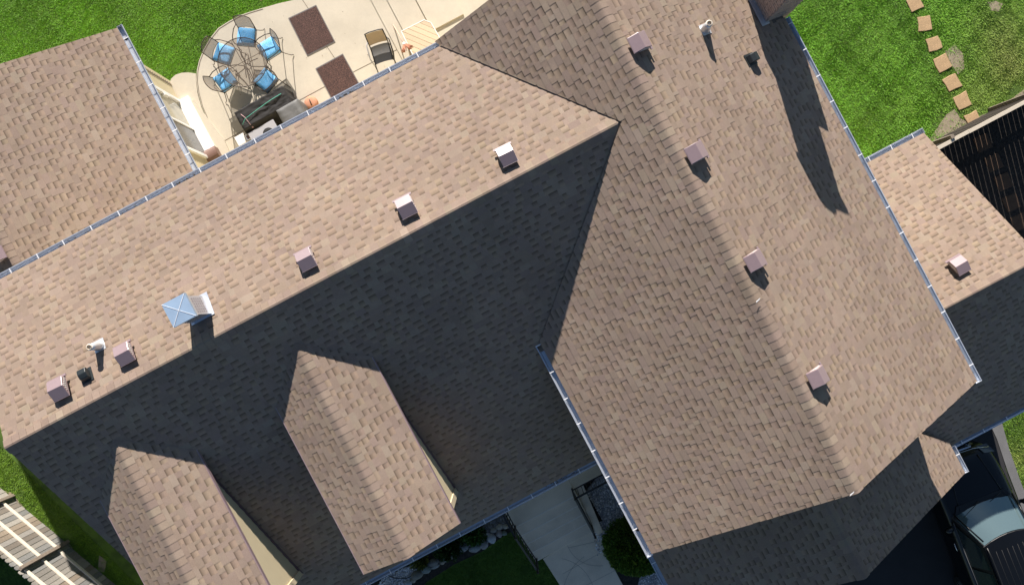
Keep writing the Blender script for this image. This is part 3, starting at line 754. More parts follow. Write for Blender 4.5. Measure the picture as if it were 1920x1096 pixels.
fd = Vector((.77, -.64, 0)).normalized(); fa = math.atan2(fd.y, fd.x)
f2 = thing('fence', 'weathered grey picket fence with three pale rails at the left gable end', 'fence', G(127, 1016), fa)
# local x along the fence, y = +: towards the house
x = -4.6; fpal = [(.30, .27, .22), (.34, .31, .26), (.27, .22, .16), (.36, .27, .17), (.25, .25, .23), (.40, .36, .29)]
while x < 4.6:
    c = rng.choice(fpal); k = rng.uniform(.85, 1.15); g_ = sum(c)/3; c = tuple((q*.65+g_*.35)*k*.85 for q in c); h = 1.95+rng.uniform(-.015, .015); wv = .066
    yb = -.03 if x < .02 else -.05
    pts = [(-wv, .02), (wv, .02), (wv, h-.05), (wv*.55, h), (-wv*.55, h), (-wv, h-.05)]; b = MB(); n = len(pts)
    b.raw([(a, -.009, z) for a, z in pts]+[(a, .009, z) for a, z in pts], [tuple(range(n)), tuple(range(2*n-1, n-1, -1))]+[(i, n+i, n+(i+1) % n, (i+1) % n) for i in range(n)], c)
    if abs(x-.0) > .04:
        o = b.obj('picket', 'fence_grey', f2); o.location = (x, yb+rng.uniform(-.004, .004), 0)
    x += .146
for a, c, y in ((-4.6, -2.02, .01), (-1.92, -.05, .01), (.06, 2.0, -.01), (2.1, 4.6, -.01)):
    for z in (.40, 1.06, 1.72):
        b = MB(); b.box((a, y-.03, z), (c, y+.012, z+.085)); bevel(b.obj('rail', 'rail_pale', f2), .006)
for p in (-1.97, 0, 2.05):
    b = MB(); b.box((p-.045, -.02, 0), (p+.045, .075, 1.9)); bevel(b.obj('post', 'post_wood', f2), .006)

# ================================================================== PATIO FURNITURE
PZ = .06
def rotz(a): return Matrix.Rotation(a, 4, 'Z')
tc = G(455, 117, .74); tc.z = PZ
tb = thing('patio_table', 'round brown wire mesh patio table ringed by five cushioned chairs', 'table', tc)
b = MB(); b.face([(.645*math.cos(i*math.pi/24), .645*math.sin(i*math.pi/24), .70) for i in range(48)]); b.obj('tabletop', 'iron_mesh', tb)
b = MB(); b.tube([(.65*math.cos(t), .65*math.sin(t), .70) for t in [i*math.pi/24 for i in range(48)]], .011, 8, closed=True); b.obj('rim', 'iron', tb)
b = MB()
for k in range(4):
    t = .5+k*math.pi/2; b.tube([(0, 0, .69), (.62*math.cos(t), .62*math.sin(t), .69)], .008, 6)
b.obj('cross_brace', 'iron', tb)
for k in range(4):
    t = .25+k*math.pi/2; cx, sx = math.cos(t), math.sin(t); b = MB()
    b.tube([(.42*cx, .42*sx, .69), (.2*cx, .2*sx, .62), (.06*cx, .06*sx, .42), (.08*cx, .08*sx, .28), (.28*cx, .28*sx, .1), (.42*cx, .42*sx, .012), (.47*cx, .47*sx, .02)], .012, 7); b.obj('leg', 'iron', tb)
b = MB(); b.tube([(.09*math.cos(t), .09*math.sin(t), .33) for t in [i*math.pi/8 for i in range(16)]], .009, 6, closed=True); b.obj('leg_ring', 'iron', tb)
def patio_chair():
    t = thing('patio_chair', '', 'chair', (0, 0, 0), 0, 'blue cushioned chairs around the round table')
    b = MB(); b.raw([(-.24, -.23, .43), (.24, -.23, .43), (.25, .25, .45), (-.25, .25, .45)], [(0, 1, 2, 3)]); b.obj('seat', 'chair_mesh', t)   # faces +y
    n = 9; b = MB(); vs = []
    for i in range(n+1):
        x = -.24+.48*i/n; bow = -.05*(1-(2*i/n-1)**2)
        for z, yy in ((.50, -.22), (.72, -.27), (.93, -.34)): vs.append((x*(1 if z < .9 else .92), yy+bow, z+(.03*(1-(2*i/n-1)**2) if z > .9 else 0)))
    b.raw(vs, [(3*i+k, 3*i+3+k, 3*i+4+k, 3*i+1+k) for i in range(n) for k in (0, 1)], None, True); b.obj('backrest', 'chair_mesh', t)
    b = MB(); top = [vs[3*i+2] for i in range(n+1)]
    b.tube([(-.24, -.20, .45)]+[vs[0], vs[1]]+top+[vs[-2], vs[-3], (.24, -.20, .45)], .011, 7)
    b.tube([(-.24, -.23, .43), (.24, -.23, .43), (.25, .25, .45), (-.25, .25, .45)], .010, 6, closed=True)
    b.tube([vs[3*i] for i in range(n+1)], .007, 6); b.obj('frame', 'iron', t)
    for s in (-1, 1):
        b = MB(); b.tube([(s*.24, -.26, .66), (s*.29, -.12, .665), (s*.30, .08, .66), (s*.285, .2, .63), (s*.26, .235, .55), (s*.25, .22, .45)], .012, 7); b.obj('armrest', 'iron', t)
        b = MB(); b.tube([(s*.245, .24, .45), (s*.25, .27, .3), (s*.26, .25, .1), (s*.29, .32, .012), (s*.30, .36, .02)], .010, 6); b.obj('leg', 'iron', t)
        b = MB(); b.tube([(s*.24, -.22, .43), (s*.25, -.28, .25), (s*.27, -.36, .05), (s*.28, -.42, .012)], .010, 6); b.obj('leg', 'iron', t)
    me = bpy.data.meshes.new('cushion'); bm = bmesh.new(); bmesh.ops.create_cube(bm, size=1)
    bmesh.ops.subdivide_edges(bm, edges=bm.edges, cuts=5, use_grid_fill=True)
    for v in bm.verts:
        x, y, z = v.co; ex = min(1, (.5-abs(x))*6); ey = min(1, (.5-abs(y))*6); pf = .35+.65*math.sqrt(max(0, ex*ey))
        v.co = Vector((x*.475, y*.475+.01, .49+z*.075*pf+.012*noise.noise(Vector((x*4, y*4, z)))))
    for f in bm.faces: f.smooth = True
    bm.to_mesh(me); bm.free(); link('cushion', me, 'cushion_top', t)
    return t
def copy_tree(o, parent=None):
    c = o.copy(); C.objects.link(c)
    if parent: c.parent = parent
    for ch in list(o.children): copy_tree(ch, c)
    return c
chair0 = None
for (x, y, lab) in [(462, 69, 'blue cushioned mesh patio chair at the top of the table, fully in sun'),
                    (419, 101, 'blue cushioned mesh patio chair at the lawn edge with its back over the grass'),
                    (422, 151, 'blue cushioned mesh patio chair between table and patio door'),
                    (499, 151, 'blue cushioned mesh patio chair pressed against the black covered grill'),
                    (505, 91, 'blue cushioned mesh patio chair facing the two brown mats')]:
    p = G(x, y, .55); d = tc-p; rz = math.atan2(d.y, d.x)-math.pi/2
    if chair0 is None: chair0 = patio_chair(); c = chair0
    else: c = copy_tree(chair0)
    c.location = (p.x, p.y, PZ); c.rotation_euler = (0, 0, rz+rng.uniform(-.15, .15)); c['label'] = lab
# door mats
for i, cs in enumerate([[(540.6, 34.5), (593, 9.7), (628.7, 78.7), (576.3, 105.3)], [(591.7, 129), (643, 101), (680, 168), (627, 196)]]):
    P = [G(*q, PZ) for q in cs]; ctr = sum(P, Vector())/4
    t = thing('door_mat', ['brown bristle mat with grey border, out on the open patio', 'brown bristle mat with grey border, partly under the white gutter'][i], 'mat', (ctr.x, ctr.y, PZ), 0, 'brown mats on the patio')
    b = MB(); b.prism([q-ctr for q in P], .001, .014); b.obj('border', 'mat_edge', t)
    b = MB(); b.prism([(q-ctr)*.945 for q in P], .002, .02); b.obj('pile', 'mat_brown', t)
# covered grill: draped cover
def draped(name, lx, ly, h, m, parent, seed, nx=34, ny=16, amp=.02, flare=.05):
    me = bpy.data.meshes.new(name); bm = bmesh.new(); g = {}
    ks = 14
    def pos(i, j):
        x = -lx/2+lx*i/nx; y = -ly/2+ly*j/ny
        wr = noise.noise(Vector((x*5+seed, y*9, 0)))*amp+abs(noise.noise(Vector((x*3+y*11, seed, 3))))*amp*1.4+abs(math.sin(9*math.atan2(y+.1, x-.3*lx)))*amp*.6
        edge = min(1, min(i, nx-i, j*2, (ny-j)*2)/2)
        return Vector((x, y, h+wr*1.1-.035*(1-edge)))
    for i in range(nx+1):
        for j in range(ny+1): g[i, j] = bm.verts.new(pos(i, j))
    for i in range(nx):
        for j in range(ny): bm.faces.new((g[i, j], g[i+1, j], g[i+1, j+1], g[i, j+1]))
    per = [(i, 0) for i in range(nx)]+[(nx, j) for j in range(ny)]+[(i, ny) for i in range(nx, 0, -1)]+[(0, j) for j in range(ny, 0, -1)]
    prev = [g[q] for q in per]; n = len(per)
    for k in range(1, 9):
        t = k/8; cur = []
        for a, q in enumerate(per):
            p0 = pos(*q); r = Vector((p0.x, p0.y, 0)); out = Vector((p0.x/lx*2, p0.y/ly*2, 0)); out.normalize()
            fold = math.sin(a*1.15+seed)*.5+math.sin(a*.53+2*seed)*.5
            cur.append(bm.verts.new(r+out*(.02+t*flare+fold*.03*t)+Vector((0, 0, p0.z*(1-t)+.02*t))))
        for a in range(n): bm.faces.new((prev[a], cur[a], cur[(a+1) % n], prev[(a+1) % n]))
        prev = cur
    for f in bm.faces: f.smooth = True
    bmesh.ops.recalc_face_normals(bm, faces=bm.faces)
    bm.to_mesh(me); bm.free(); return link(name, me, m, parent)
gz = .96; gc = G(492, 203, gz); gang = R_(29.5)
gr = thing('covered_grill', 'long grill under a wrinkled black cover tied with a green cord', 'grill', (gc.x, gc.y, PZ), gang)
draped('cover', 1.42, .54, gz-PZ, 'cover_black', gr, 4.2, 48, 22, .018)
b = MB(); b.tube([(-.66, -.12, gz-PZ+.02), (-.52, -.04, gz-PZ+.055), (-.1, .02, gz-PZ+.05), (.3, .06, gz-PZ+.055), (.62, .08, gz-PZ+.03)], .006, 6); b.obj('cord', 'strap_green', gr)
b = MB(); b.tube([(-.56, .13, gz-PZ+.03), (-.5, -.02, gz-PZ+.05), (-.48, -.2, gz-PZ+.045), (-.47, -.275, gz-PZ-.02)], .006, 6); b.box((-.485, -.30, gz-PZ-.06), (-.455, -.28, gz-PZ-.02)); b.obj('strap', 'strap_pink', gr)
g2 = G(545, 211, 1.0)
t = thing('covered_smoker', 'small smoker under a plain grey cover beside the eave', 'smoker', (g2.x, g2.y, PZ), gang)
draped('cover', .62, .48, .95, 'cover_grey', t, 1.3, 14, 10, .008)
g3 = G(497, 252, .90)
t = thing('side_table', 'grey topped side table with a round black opening under the eave', 'table', (g3.x, g3.y, PZ), gang)
b = MB(); b.box((-.38, -.24, .82), (.38, .24, .86)); bevel(b.obj('tabletop', 'panel_grey', t), .01)
b = MB(); b.lathe([(.15, .862), (.15, .867), (.001, .867), (.001, .862)], (.10, -.03, 0), 28); b.obj('opening', 'hole', t)
for sx in (-1, 1):
    for sy in (-1, 1):
        b = MB(); b.box((sx*.34-.02, sy*.2-.02, 0), (sx*.34+.02, sy*.2+.02, .82)); b.obj('leg', 'black_plastic', t)
g4 = G(467, 254, .95)
t = thing('wire_basket', 'small metal basket of charcoal standing left of the grey side table', 'basket', (g4.x, g4.y, .79), gang)
b = MB(); b.box((-.11, -.07, .0), (.11, .07, .012)); b.box((-.11, -.07, .012), (-.10, .07, .11)); b.box((.10, -.07, .012), (.11, .07, .11)); b.box((-.10, .06, .012), (.10, .07, .11)); b.box((-.10, -.07, .012), (.10, -.06, .11)); b.obj('tray', 'panel_grey', t)
b = MB(); b.box((-.095, -.055, .013), (.095, .055, .06)); b.obj('charcoal', 'brown_plastic', t)
# plinth for the basket
b = MB(); b.box((-.13, -.09, -.73), (.13, .09, 0)); b.obj('stand', 'black_plastic', t)
g5 = G(452, 262, .45)
t = thing('plastic_stool', 'white plastic stool half hidden under the white gutter', 'stool', (g5.x, g5.y, PZ), gang)
b = MB(); b.box((-.14, -.14, .36), (.14, .14, .40)); bevel(b.obj('seat', 'white_plastic', t), .03, 3)
for sx in (-1, 1):
    for sy in (-1, 1):
        b = MB(); b.bar((sx*.11, sy*.11, .36), (sx*.14, sy*.14, 0), .04, .03); b.obj('leg', 'white_plastic', t)
g6 = G(583, 192, .36)
t = thing('clay_pot', 'round terracotta pot with lid and dark slot by the lower mat', 'pot', (g6.x, g6.y, PZ))
b = MB(); b.lathe([(.10, 0), (.14, .02), (.17, .16), (.165, .26), (.175, .27), (.175, .30)], (0, 0, 0), 28); b.obj('body', 'terracotta', t)
b = MB(); b.lathe([(.178, .30), (.17, .315), (.12, .335), (.05, .345), (.001, .347)], (0, 0, 0), 28); b.obj('lid', 'terracotta', t)
b = MB(); b.tube([(-.03, .06, .345), (-.01, .03, .375), (.02, -.04, .375), (.035, -.08, .34)], .014, 7); b.obj('handle', 'iron', t)
# brown box by the door
g7 = G(393, 292, .3)
t = thing('storage_box', 'small brown box with curved lid by the patio door end', 'box', (g7.x, g7.y, .05), R_(28))
b = MB(); b.box((-.25, -.16, 0), (.25, .16, .28)); bevel(b.obj('body', 'brown_plastic', t), .012)
b = MB(); n = 9; pr_ = [(.17*math.cos(math.pi*i/n), .28+.09*math.sin(math.pi*i/n)) for i in range(n+1)]
b.raw([(-.26, y, z) for y, z in pr_]+[(.26, y, z) for y, z in pr_], [(i, i+1, n+2+i, n+1+i) for i in range(n)]+[tuple(range(n, -1, -1)), tuple(range(n+1, 2*n+2))]); b.obj('lid', 'brown_plastic', t)
# sling chair
q = G(716, 100, .45)
t = thing('sling_chair', 'dark framed sling armchair standing alone by the gutter', 'chair', (q.x, q.y, PZ), R_(-163))
def sling(b, prof, w0, w1):
    vs = []
    for i, (y, z) in enumerate(prof):
        wv = w0+(w1-w0)*i/(len(prof)-1)
        for k in range(5): vs.append((-wv+2*wv*k/4, y-.02*(1-((k-2)/2)**2), z))
    b.raw(vs, [(5*i+k, 5*i+k+1, 5*i+k+6, 5*i+k+5) for i in range(len(prof)-1) for k in range(4)], None, True)
b = MB(); sling(b, [(.26, .42), (.1, .39), (-.12, .38), (-.22, .42)], .24, .24); b.obj('seat', 'cover_grey', t)
b = MB(); sling(b, [(-.24, .50), (-.30, .72), (-.37, .95)], .24, .23); b.obj('backrest', 'sling_mesh', t)
for s in (-1, 1):
    b = MB(); b.tube([(s*.25, .27, .42), (s*.25, .1, .40), (s*.25, -.14, .39), (s*.25, -.25, .48), (s*.25, -.31, .72), (s*.24, -.38, .97)], .016, 7); b.obj('side_rail', 'iron_rail', t)
    b = MB(); b.tube([(s*.25, -.29, .66), (s*.31, -.2, .66), (s*.32, .15, .63), (s*.29, .26, .55), (s*.27, .28, .4)], .016, 7); b.obj('armrest', 'panel_grey' if s > 0 else 'iron_rail', t)
    b = MB(); b.tube([(s*.27, .28, .42), (s*.28, .32, 0)], .014, 7); b.obj('leg', 'iron_rail', t)
    b = MB(); b.tube([(s*.25, -.14, .39), (s*.27, -.36, 0)], .014, 7); b.obj('leg', 'iron_rail', t)
b = MB(); b.tube([(-.24, -.38, .97), (-.12, -.395, .985), (.12, -.395, .985), (.24, -.38, .97)], .014, 7); b.obj('top_rail', 'iron_rail', t)
# bin with a diagonal plank lid
bz = .62; P = [G(*c, bz) for c in [(753, 59), (795, 38), (808, 43), (826, 74), (835, 112), (790, 135)]]
ctr = sum(P, Vector())/len(P)
t = thing('planter_bench', 'low bench with a lid of diagonal pale planks beside the roof corner', 'bench', (ctr.x, ctr.y, PZ))
Pl = [q-ctr for q in P]; ax = Vector((1, -.42, 0)).normalized(); ay = Vector((.42, 1, 0)).normalized()
k0 = -.8
while k0 < .8:
    reg = [ax*-2+ay*k0, ax*2+ay*k0, ax*2+ay*(k0+.122), ax*-2+ay*(k0+.122)]
    pc = clip_convex(ccw([(p.x, p.y) for p in Pl]), ccw([(r.x, r.y) for r in reg]))
    if len(pc) > 2:
        kk = rng.uniform(.9, 1.1); b = MB(); b.prism(pc, bz-PZ-.03, bz-PZ+rng.uniform(-.001, .003), (.62*kk, .49*kk, .335*kk)); b.obj('plank', 'deck_wood', t)
    k0 += .130
b = MB(); b.prism([p*.97 for p in Pl], .0, bz-PZ-.031); b.obj('body', 'trim_cream', t)
n = len(Pl)
b = MB()
for i in range(n): b.bar(Pl[i]*1.012+Vector((0, 0, bz-PZ-.02)), Pl[(i+1) % n]*1.012+Vector((0, 0, bz-PZ-.02)), .02, .05)
b.obj('edging', 'white_paint', t)
# broom leaning on the wall
a, c = G(737, 46, .06), G(757, 81, 1.15); dirv = (c-a)
t = thing('broom', 'upturned broom with reddish bristles leaning beside the plank lid', 'broom', (a.x, a.y, PZ))
c = c-a; b = MB(); b.tube([(0, 0, .0), c*.5, c], .016, 8); b.obj('handle', 'broom_handle', t)
b = MB(); b.tube([c, c*1.03, c*1.09], [.03, .045, .05], 10); b.obj('ferrule', 'white_plastic', t)
b = MB(); ex = c.normalized(); sx = ex.cross(Vector((0, 0, 1))).normalized(); sy = sx.cross(ex)
for i in range(46):
    k = rng.uniform(-1, 1); k2 = rng.uniform(-.4, .4); st = c*1.08+sx*.045*k+sy*.03*k2
    b.tube([st, st+ex*.16+sx*.05*k+sy*.02*k2, st+ex*rng.uniform(.30, .36)+sx*.12*k+sy*.05*k2-Vector((0, 0, .03))], .009, 5)
b.obj('bristles', 'bristle', t, kind='stuff')
t['label'] = 'upturned broom with reddish bristles leaning beside the plank lid'

# ================================================================== PORCH, WALK, BED
porch = empty('porch', (0, 0, 0), TH, kind='structure')
def pbox(name, u0, u1, v0, v1, z0, z1, m='concrete_grey', bev=.012):
    b = MB(); b.box((u0, v0, z0), (u1, v1, z1)); o = b.obj(name, m, porch); bevel(o, bev); return o
pbox('landing', 3.5, 5.50, -2.86, -.98, 0, .85); pbox('landing', 3.5, 5.34, -.978, .32, 0, .847)
for k in range(4):
    pbox('step', 5.50+.002+k*.322, 5.50+(k+1)*.322, -2.86, -.98-.02*k, 0, .68-.17*k)
    b = MB(); b.box((5.50+k*.322-.020, -2.84, .85-.17*k-.012), (5.50+k*.322+.004, -1.0-.02*k, .85-.17*k+.002)); b.obj('nosing', 'nosing', porch)
b = MB(); b.hexa([(5.36, -.95, 0), (6.95, -1.04, 0), (6.95, -.86, 0), (5.36, -.72, 0)], [(5.36, -.95, .6), (6.95, -1.04, .10), (6.95, -.86, .10), (5.36, -.72, .6)]); b.obj('side_curb', 'concrete_grey', porch)
walk = sheet('walkway', [(1018, 1046), (1112, 990), (1128, 1006), (1136, 1030), (1150, 1062), (1168, 1096), (1200, 1160), (1080, 1160), (1050, 1096)], -.02, .03, 'concrete_grey')
b = MB()
def arc(cx, cy, r, a0, a1, z=.034):
    pts = [(cx+r*math.cos(R_(a0+(a1-a0)*i/14)), cy+r*math.sin(R_(a0+(a1-a0)*i/14))) for i in range(15)]
    for p, q in zip(pts[:-1], pts[1:]): line(b, p, q, .012, z)
arc(1120, 1000, 60, 80, 175); arc(1150, 1120, 95, 150, 235); arc(1040, 1120, 75, -80, 5)
for p, q in [((1066, 1026), (1120, 1014)), ((1055, 1075), (1135, 1030)), ((1072, 1110), (1158, 1066))]: line(b, p, q, .010, .034)
b.obj('walkway_joint', 'joint_grey', walk)
def railing(label, pts, hgt=.88, nb=9, name='porch_railing', bal=True):
    o = Vector(pts[0]); t = thing(name, label, 'railing', toW(o), TH, 'iron railings of the porch'); Q = [Vector(p)-o for p in pts]
    up = Vector((0, 0, 1))
    for q in Q:
        b = MB(); b.box((q.x-.022, q.y-.022, q.z), (q.x+.022, q.y+.022, q.z+hgt+.04)); b.obj('post', 'iron_rail', t)
        b = MB(); b.lathe([(.001, 0), (.03, .005), (.034, .03), (.02, .055), (.001, .062)], q+up*(hgt+.04), 10); b.obj('finial', 'iron_rail', t)
    for p, q in zip(Q[:-1], Q[1:]):
        b = MB(); b.bar(p+up*hgt, q+up*hgt, .045, .03); b.obj('handrail', 'iron_rail', t)
        b = MB(); b.bar(p+up*.12, q+up*.12, .03, .02); b.obj('bottom_rail', 'iron_rail', t)
        n = max(2, int((q-p).length/.125))
        bm_ = MB(); bm_.box((-.008, -.008, .12), (.008, .008, hgt)); me = bm_.mesh('baluster')
        for i in range(1, n):
            o_ = link('baluster', me, 'iron_rail', t); o_.location = p+(q-p)*i/n
    return t
railing('black iron railing down the lawn side of the porch steps', [(4.6, -2.80, .85), (5.46, -2.80, .85), (6.72, -2.80, .17)])
railing('black iron railing turning the corner beside the pale gravel', [(5.30, .25, .85), (5.30, -1.02, .85), (6.62, -1.06, .17)])
# stones, gravel, plants
def pebbles(name, polys, n, size, pal, z=.01):
    b = MB()
    oct_ = [(1, 0, 0), (0, 1, 0), (-1, 0, 0), (0, -1, 0), (0, 0, 1), (.6, .6, .5), (-.6, .6, .5), (-.6, -.6, .5), (.6, -.6, .5)]
    fcs = [(4, 5, 6), (4, 6, 7), (4, 7, 8), (4, 8, 5), (5, 0, 1), (5, 1, 6), (6, 1, 2), (7, 2, 3), (7, 6, 2), (8, 7, 3), (8, 3, 0), (5, 8, 0)]
    for pl_, cnt in zip(polys, n):
        P = [G(*p) for p in pl_]; k = 0
        while k < cnt:
            x = rng.uniform(min(p.x for p in P), max(p.x for p in P)); y = rng.uniform(min(p.y for p in P), max(p.y for p in P))
            if not inpoly(x, y, [(p.x, p.y) for p in P]): continue
            s = rng.uniform(*size); a = rng.random()*6.28; c, sn = math.cos(a), math.sin(a); ky = rng.uniform(.6, 1); kz = rng.uniform(.5, .9); zz = z+rng.uniform(0, .02)
            cl = rng.choice(pal); f = rng.uniform(.75, 1.2)
            b.raw([(x+s*(vx*c-vy*ky*sn), y+s*(vx*sn+vy*ky*c), zz+s*vz*kz) for vx, vy, vz in oct_], fcs, tuple(q*f for q in cl)); k += 1
    return b.obj(name, 'gravel', kind='stuff')
gp = [(.84, .84, .88), (.6, .61, .68), (.8, .8, .82), (.3, .31, .36), (.5, .48, .46)]
pebbles('gravel', [[(1118, 900), (1150, 890), (1190, 960), (1178, 1000), (1120, 1040), (1108, 985), (1130, 975), (1098, 920)], [(1200, 1078), (1290, 1060), (1290, 1120), (1190, 1120)]], [2300, 700], (.012, .03), gp)
pebbles('gravel', [[(700, 1110), (720, 1078), (760, 1062), (800, 1045), (812, 1058), (775, 1085), (750, 1130)]], [1500], (.014, .03), gp)
pebbles('gravel', [[(905, 985), (945, 960), (955, 985), (915, 1000)]], [160], (.04, .08), [(.14, .14, .145), (.19, .185, .18), (.11, .11, .11)])
sheet('gravel_base', [(1118, 895), (1150, 885), (1192, 960), (1180, 1003), (1122, 1042), (1108, 985), (1130, 975), (1098, 920)], -.02, .010, 'gravel_bed')
sheet('gravel_base', [(1200, 1078), (1290, 1060), (1290, 1120), (1190, 1120)], -.02, .010, 'gravel_bed')
sheet('gravel_base', [(700, 1112), (720, 1080), (760, 1064), (800, 1047), (812, 1060), (775, 1087), (750, 1132)], -.02, .010, 'gravel_bed')
def boulder(px, py, rx, ry, h, ang, col, label, seed):
    me = bpy.data.meshes.new('boulder'); bm = bmesh.new(); bmesh.ops.create_icosphere(bm, subdivisions=3, radius=1)
    for v in bm.verts:
        d = 1+.22*noise.noise(v.co*1.1+Vector((seed*7.1, 0, 0)))+.07*noise.noise(v.co*3+Vector((0, seed*3.3, 0)))
        v.co = Vector((v.co.x*d*rx, v.co.y*d*ry, v.co.z*d*h))
    for f in bm.faces: f.smooth = True
    bm.to_mesh(me); bm.free(); a = me.color_attributes.new('Col', 'FLOAT_COLOR', 'POINT')
    a.data.foreach_set('color', np.tile(np.array((*[c*1.25 for c in col], 1), 'f'), len(me.vertices)))
    q = G(px, py, h*.6); o = link('boulder', me, 'rock', label=label, category='boulder', group='boulders edging the front flower bed')
    o.location = (q.x, q.y, h*.35); o.rotation_euler = (0, 0, ang)
BL = [(948, 986, .10, .09, .10, (.30, .29, .25)), (945, 999, .10, .08, .09, (.13, .16, .15)), (937, 987, .12, .10, .10, (.30, .28, .24)), (925, 993, .11, .10, .10, (.25, .24, .22)),
      (936, 1000, .11, .12, .12, (.20, .185, .19)), (921, 1009, .15, .16, .15, (.32, .345, .38)), (914, 1000, .07, .07, .07, (.36, .37, .39)), (904, 1013, .09, .07, .08, (.27, .25, .22)), (906, 1003, .09, .08, .08, (.17, .17, .18)),
      (907, 1021, .15, .14, .13, (.20, .20, .21)), (892, 1017, .13, .10, .1, (.16, .2, .19)), (882, 1020, .07, .07, .07, (.26, .23, .20)), (890, 1027, .19, .12, .12, (.19, .21, .22)), (868, 1025, .19, .16, .15, (.17, .185, .2)),
      (852, 1037, .19, .10, .10, (.17, .17, .165)), (846, 1044, .11, .06, .07, (.21, .19, .15)), (836, 1048, .10, .08, .08, (.19, .22, .21)), (829, 1053, .10, .08, .08, (.22, .2, .16)), (812, 1054, .20, .12, .14, (.13, .13, .125)),
      (815, 1061, .19, .07, .08, (.19, .2, .2)), (798, 1067, .16, .13, .13, (.16, .19, .185)), (782, 1077, .21, .14, .15, (.15, .145, .125)), (774, 1087, .11, .09, .09, (.24, .23, .19)), (765, 1093, .12, .12, .12, (.33, .36, .4))]
desc = {5: 'largest pale round boulder near the porch railing', 13: 'wide blue grey boulder in the middle of the bed edge', 18: 'dark flat boulder just above the pale gravel', 21: 'dark olive boulder below the pale gravel', 23: 'pale boulder at the lower end of the bed edge'}
tone = lambda c: 'pale' if c[0] > .28 else ('brownish' if c[0] > c[2]+.02 else ('dark' if c[0] < .17 else 'grey'))
onum = 'first second third fourth fifth sixth seventh eighth ninth tenth eleventh twelfth thirteenth fourteenth fifteenth sixteenth seventeenth eighteenth nineteenth twentieth twenty-first twenty-second twenty-third twenty-fourth'.split()
for i, (x, y, rx, ry, h, c) in enumerate(BL):
    boulder(x, y, rx*.86, ry*.86, h*.85, R_(rng.uniform(10, 40)), c, desc.get(i, '%s boulder of the bed edge, %s counting from the porch railing' % (tone(c), onum[i])), i+1)
def leaves(b, n, centre, rad, size, cols, up=.3, shell=.75):
    for _ in range(n):
        d = Vector((rng.gauss(0, 1), rng.gauss(0, 1), abs(rng.gauss(0, 1)))).normalized()
        lump = 1+.10*noise.noise(d*2.6+Vector((centre[0], 0, 0)))+.05*noise.noise(d*6)
        r = rng.uniform(shell, 1.0)*lump; p = Vector((centre[0]+d.x*rad[0]*r, centre[1]+d.y*rad[1]*r, centre[2]+d.z*rad[2]*r))
        ax_ = (d+Vector((rng.uniform(-.8, .8), rng.uniform(-.8, .8), rng.uniform(-.2, .9)))).normalized(); s = rng.uniform(*size)
        sd_ = ax_.cross(Vector((rng.uniform(-1, 1), rng.uniform(-1, 1), rng.uniform(-1, 1)))).normalized()*s*.28
        k = rng.uniform(.65, 1.35); c = rng.choice(cols); c = tuple(q*k for q in c)
        b.face([p-sd_*.4, p+ax_*s*.5-sd_, p+ax_*s, p+ax_*s*.5+sd_], c)
bq = G(1196, 1030, .7)
bush = thing('round_bush', 'clipped round dark green bush beside the gravel and the gutter corner', 'bush', (bq.x, bq.y, 0))
b = MB(); leaves(b, 15000, (0, 0, .22), (.88, .78, .86), (.05, .09), [(.07, .15, .02), (.11, .20, .028), (.18, .27, .04)], shell=.80); b.obj('foliage', 'leaf', bush, kind='stuff')
b = MB(); b.lathe([(.001, .2), (.5, .22), (.66, .45), (.58, .72), (.32, .9), (.001, .95)], (0, 0, 0), 16, (.02, .035, .01)); b.obj('dark_core', 'leaf', bush)  # solid dark core filling the inside of the foliage
b = MB(); b.tube([(0, 0, 0), (0, 0, .3)], .05, 8, (.05, .04, .03)); b.obj('stem', 'leaf', bush)
for (x, y, rr, n, cols, lab) in [(886, 1004, .36, 900, [(.05, .13, .03), (.07, .16, .035)], 'bright green grassy plant between boulders below the gutter'), (838, 1030, .40, 900, [(.025, .06, .012), (.04, .08, .02)], 'dark green low plant in the middle of the bed'),
                                (786, 1052, .25, 500, [(.13, .14, .03), (.09, .12, .03)], 'yellowish green low plant above the pale gravel'), (855, 1022, .3, 500, [(.03, .07, .015), (.02, .05, .012)], 'dark green tuft beside the gutter above wide boulder')]:
    q = G(x, y, .1); t = thing('bedding_plant', lab, 'plant', (q.x, q.y, 0)); b = MB()
    leaves(b, n, (0, 0, 0), (rr, rr*.75, .26), (.06, .13), cols, shell=.3); b.obj('leaves', 'leaf', t, kind='stuff')
b = MB(); pts = [G(x, y, .06) for x, y in [(728, 1078), (740, 1083), (760, 1084), (775, 1078), (790, 1065), (800, 1056), (815, 1060), (828, 1055), (828, 1048), (816, 1046)]]
b.tube(pts, .012, 6); o = b.obj('garden_hose', 'black_plastic', label='thin black drip hose curling over the pale gravel', category='hose')

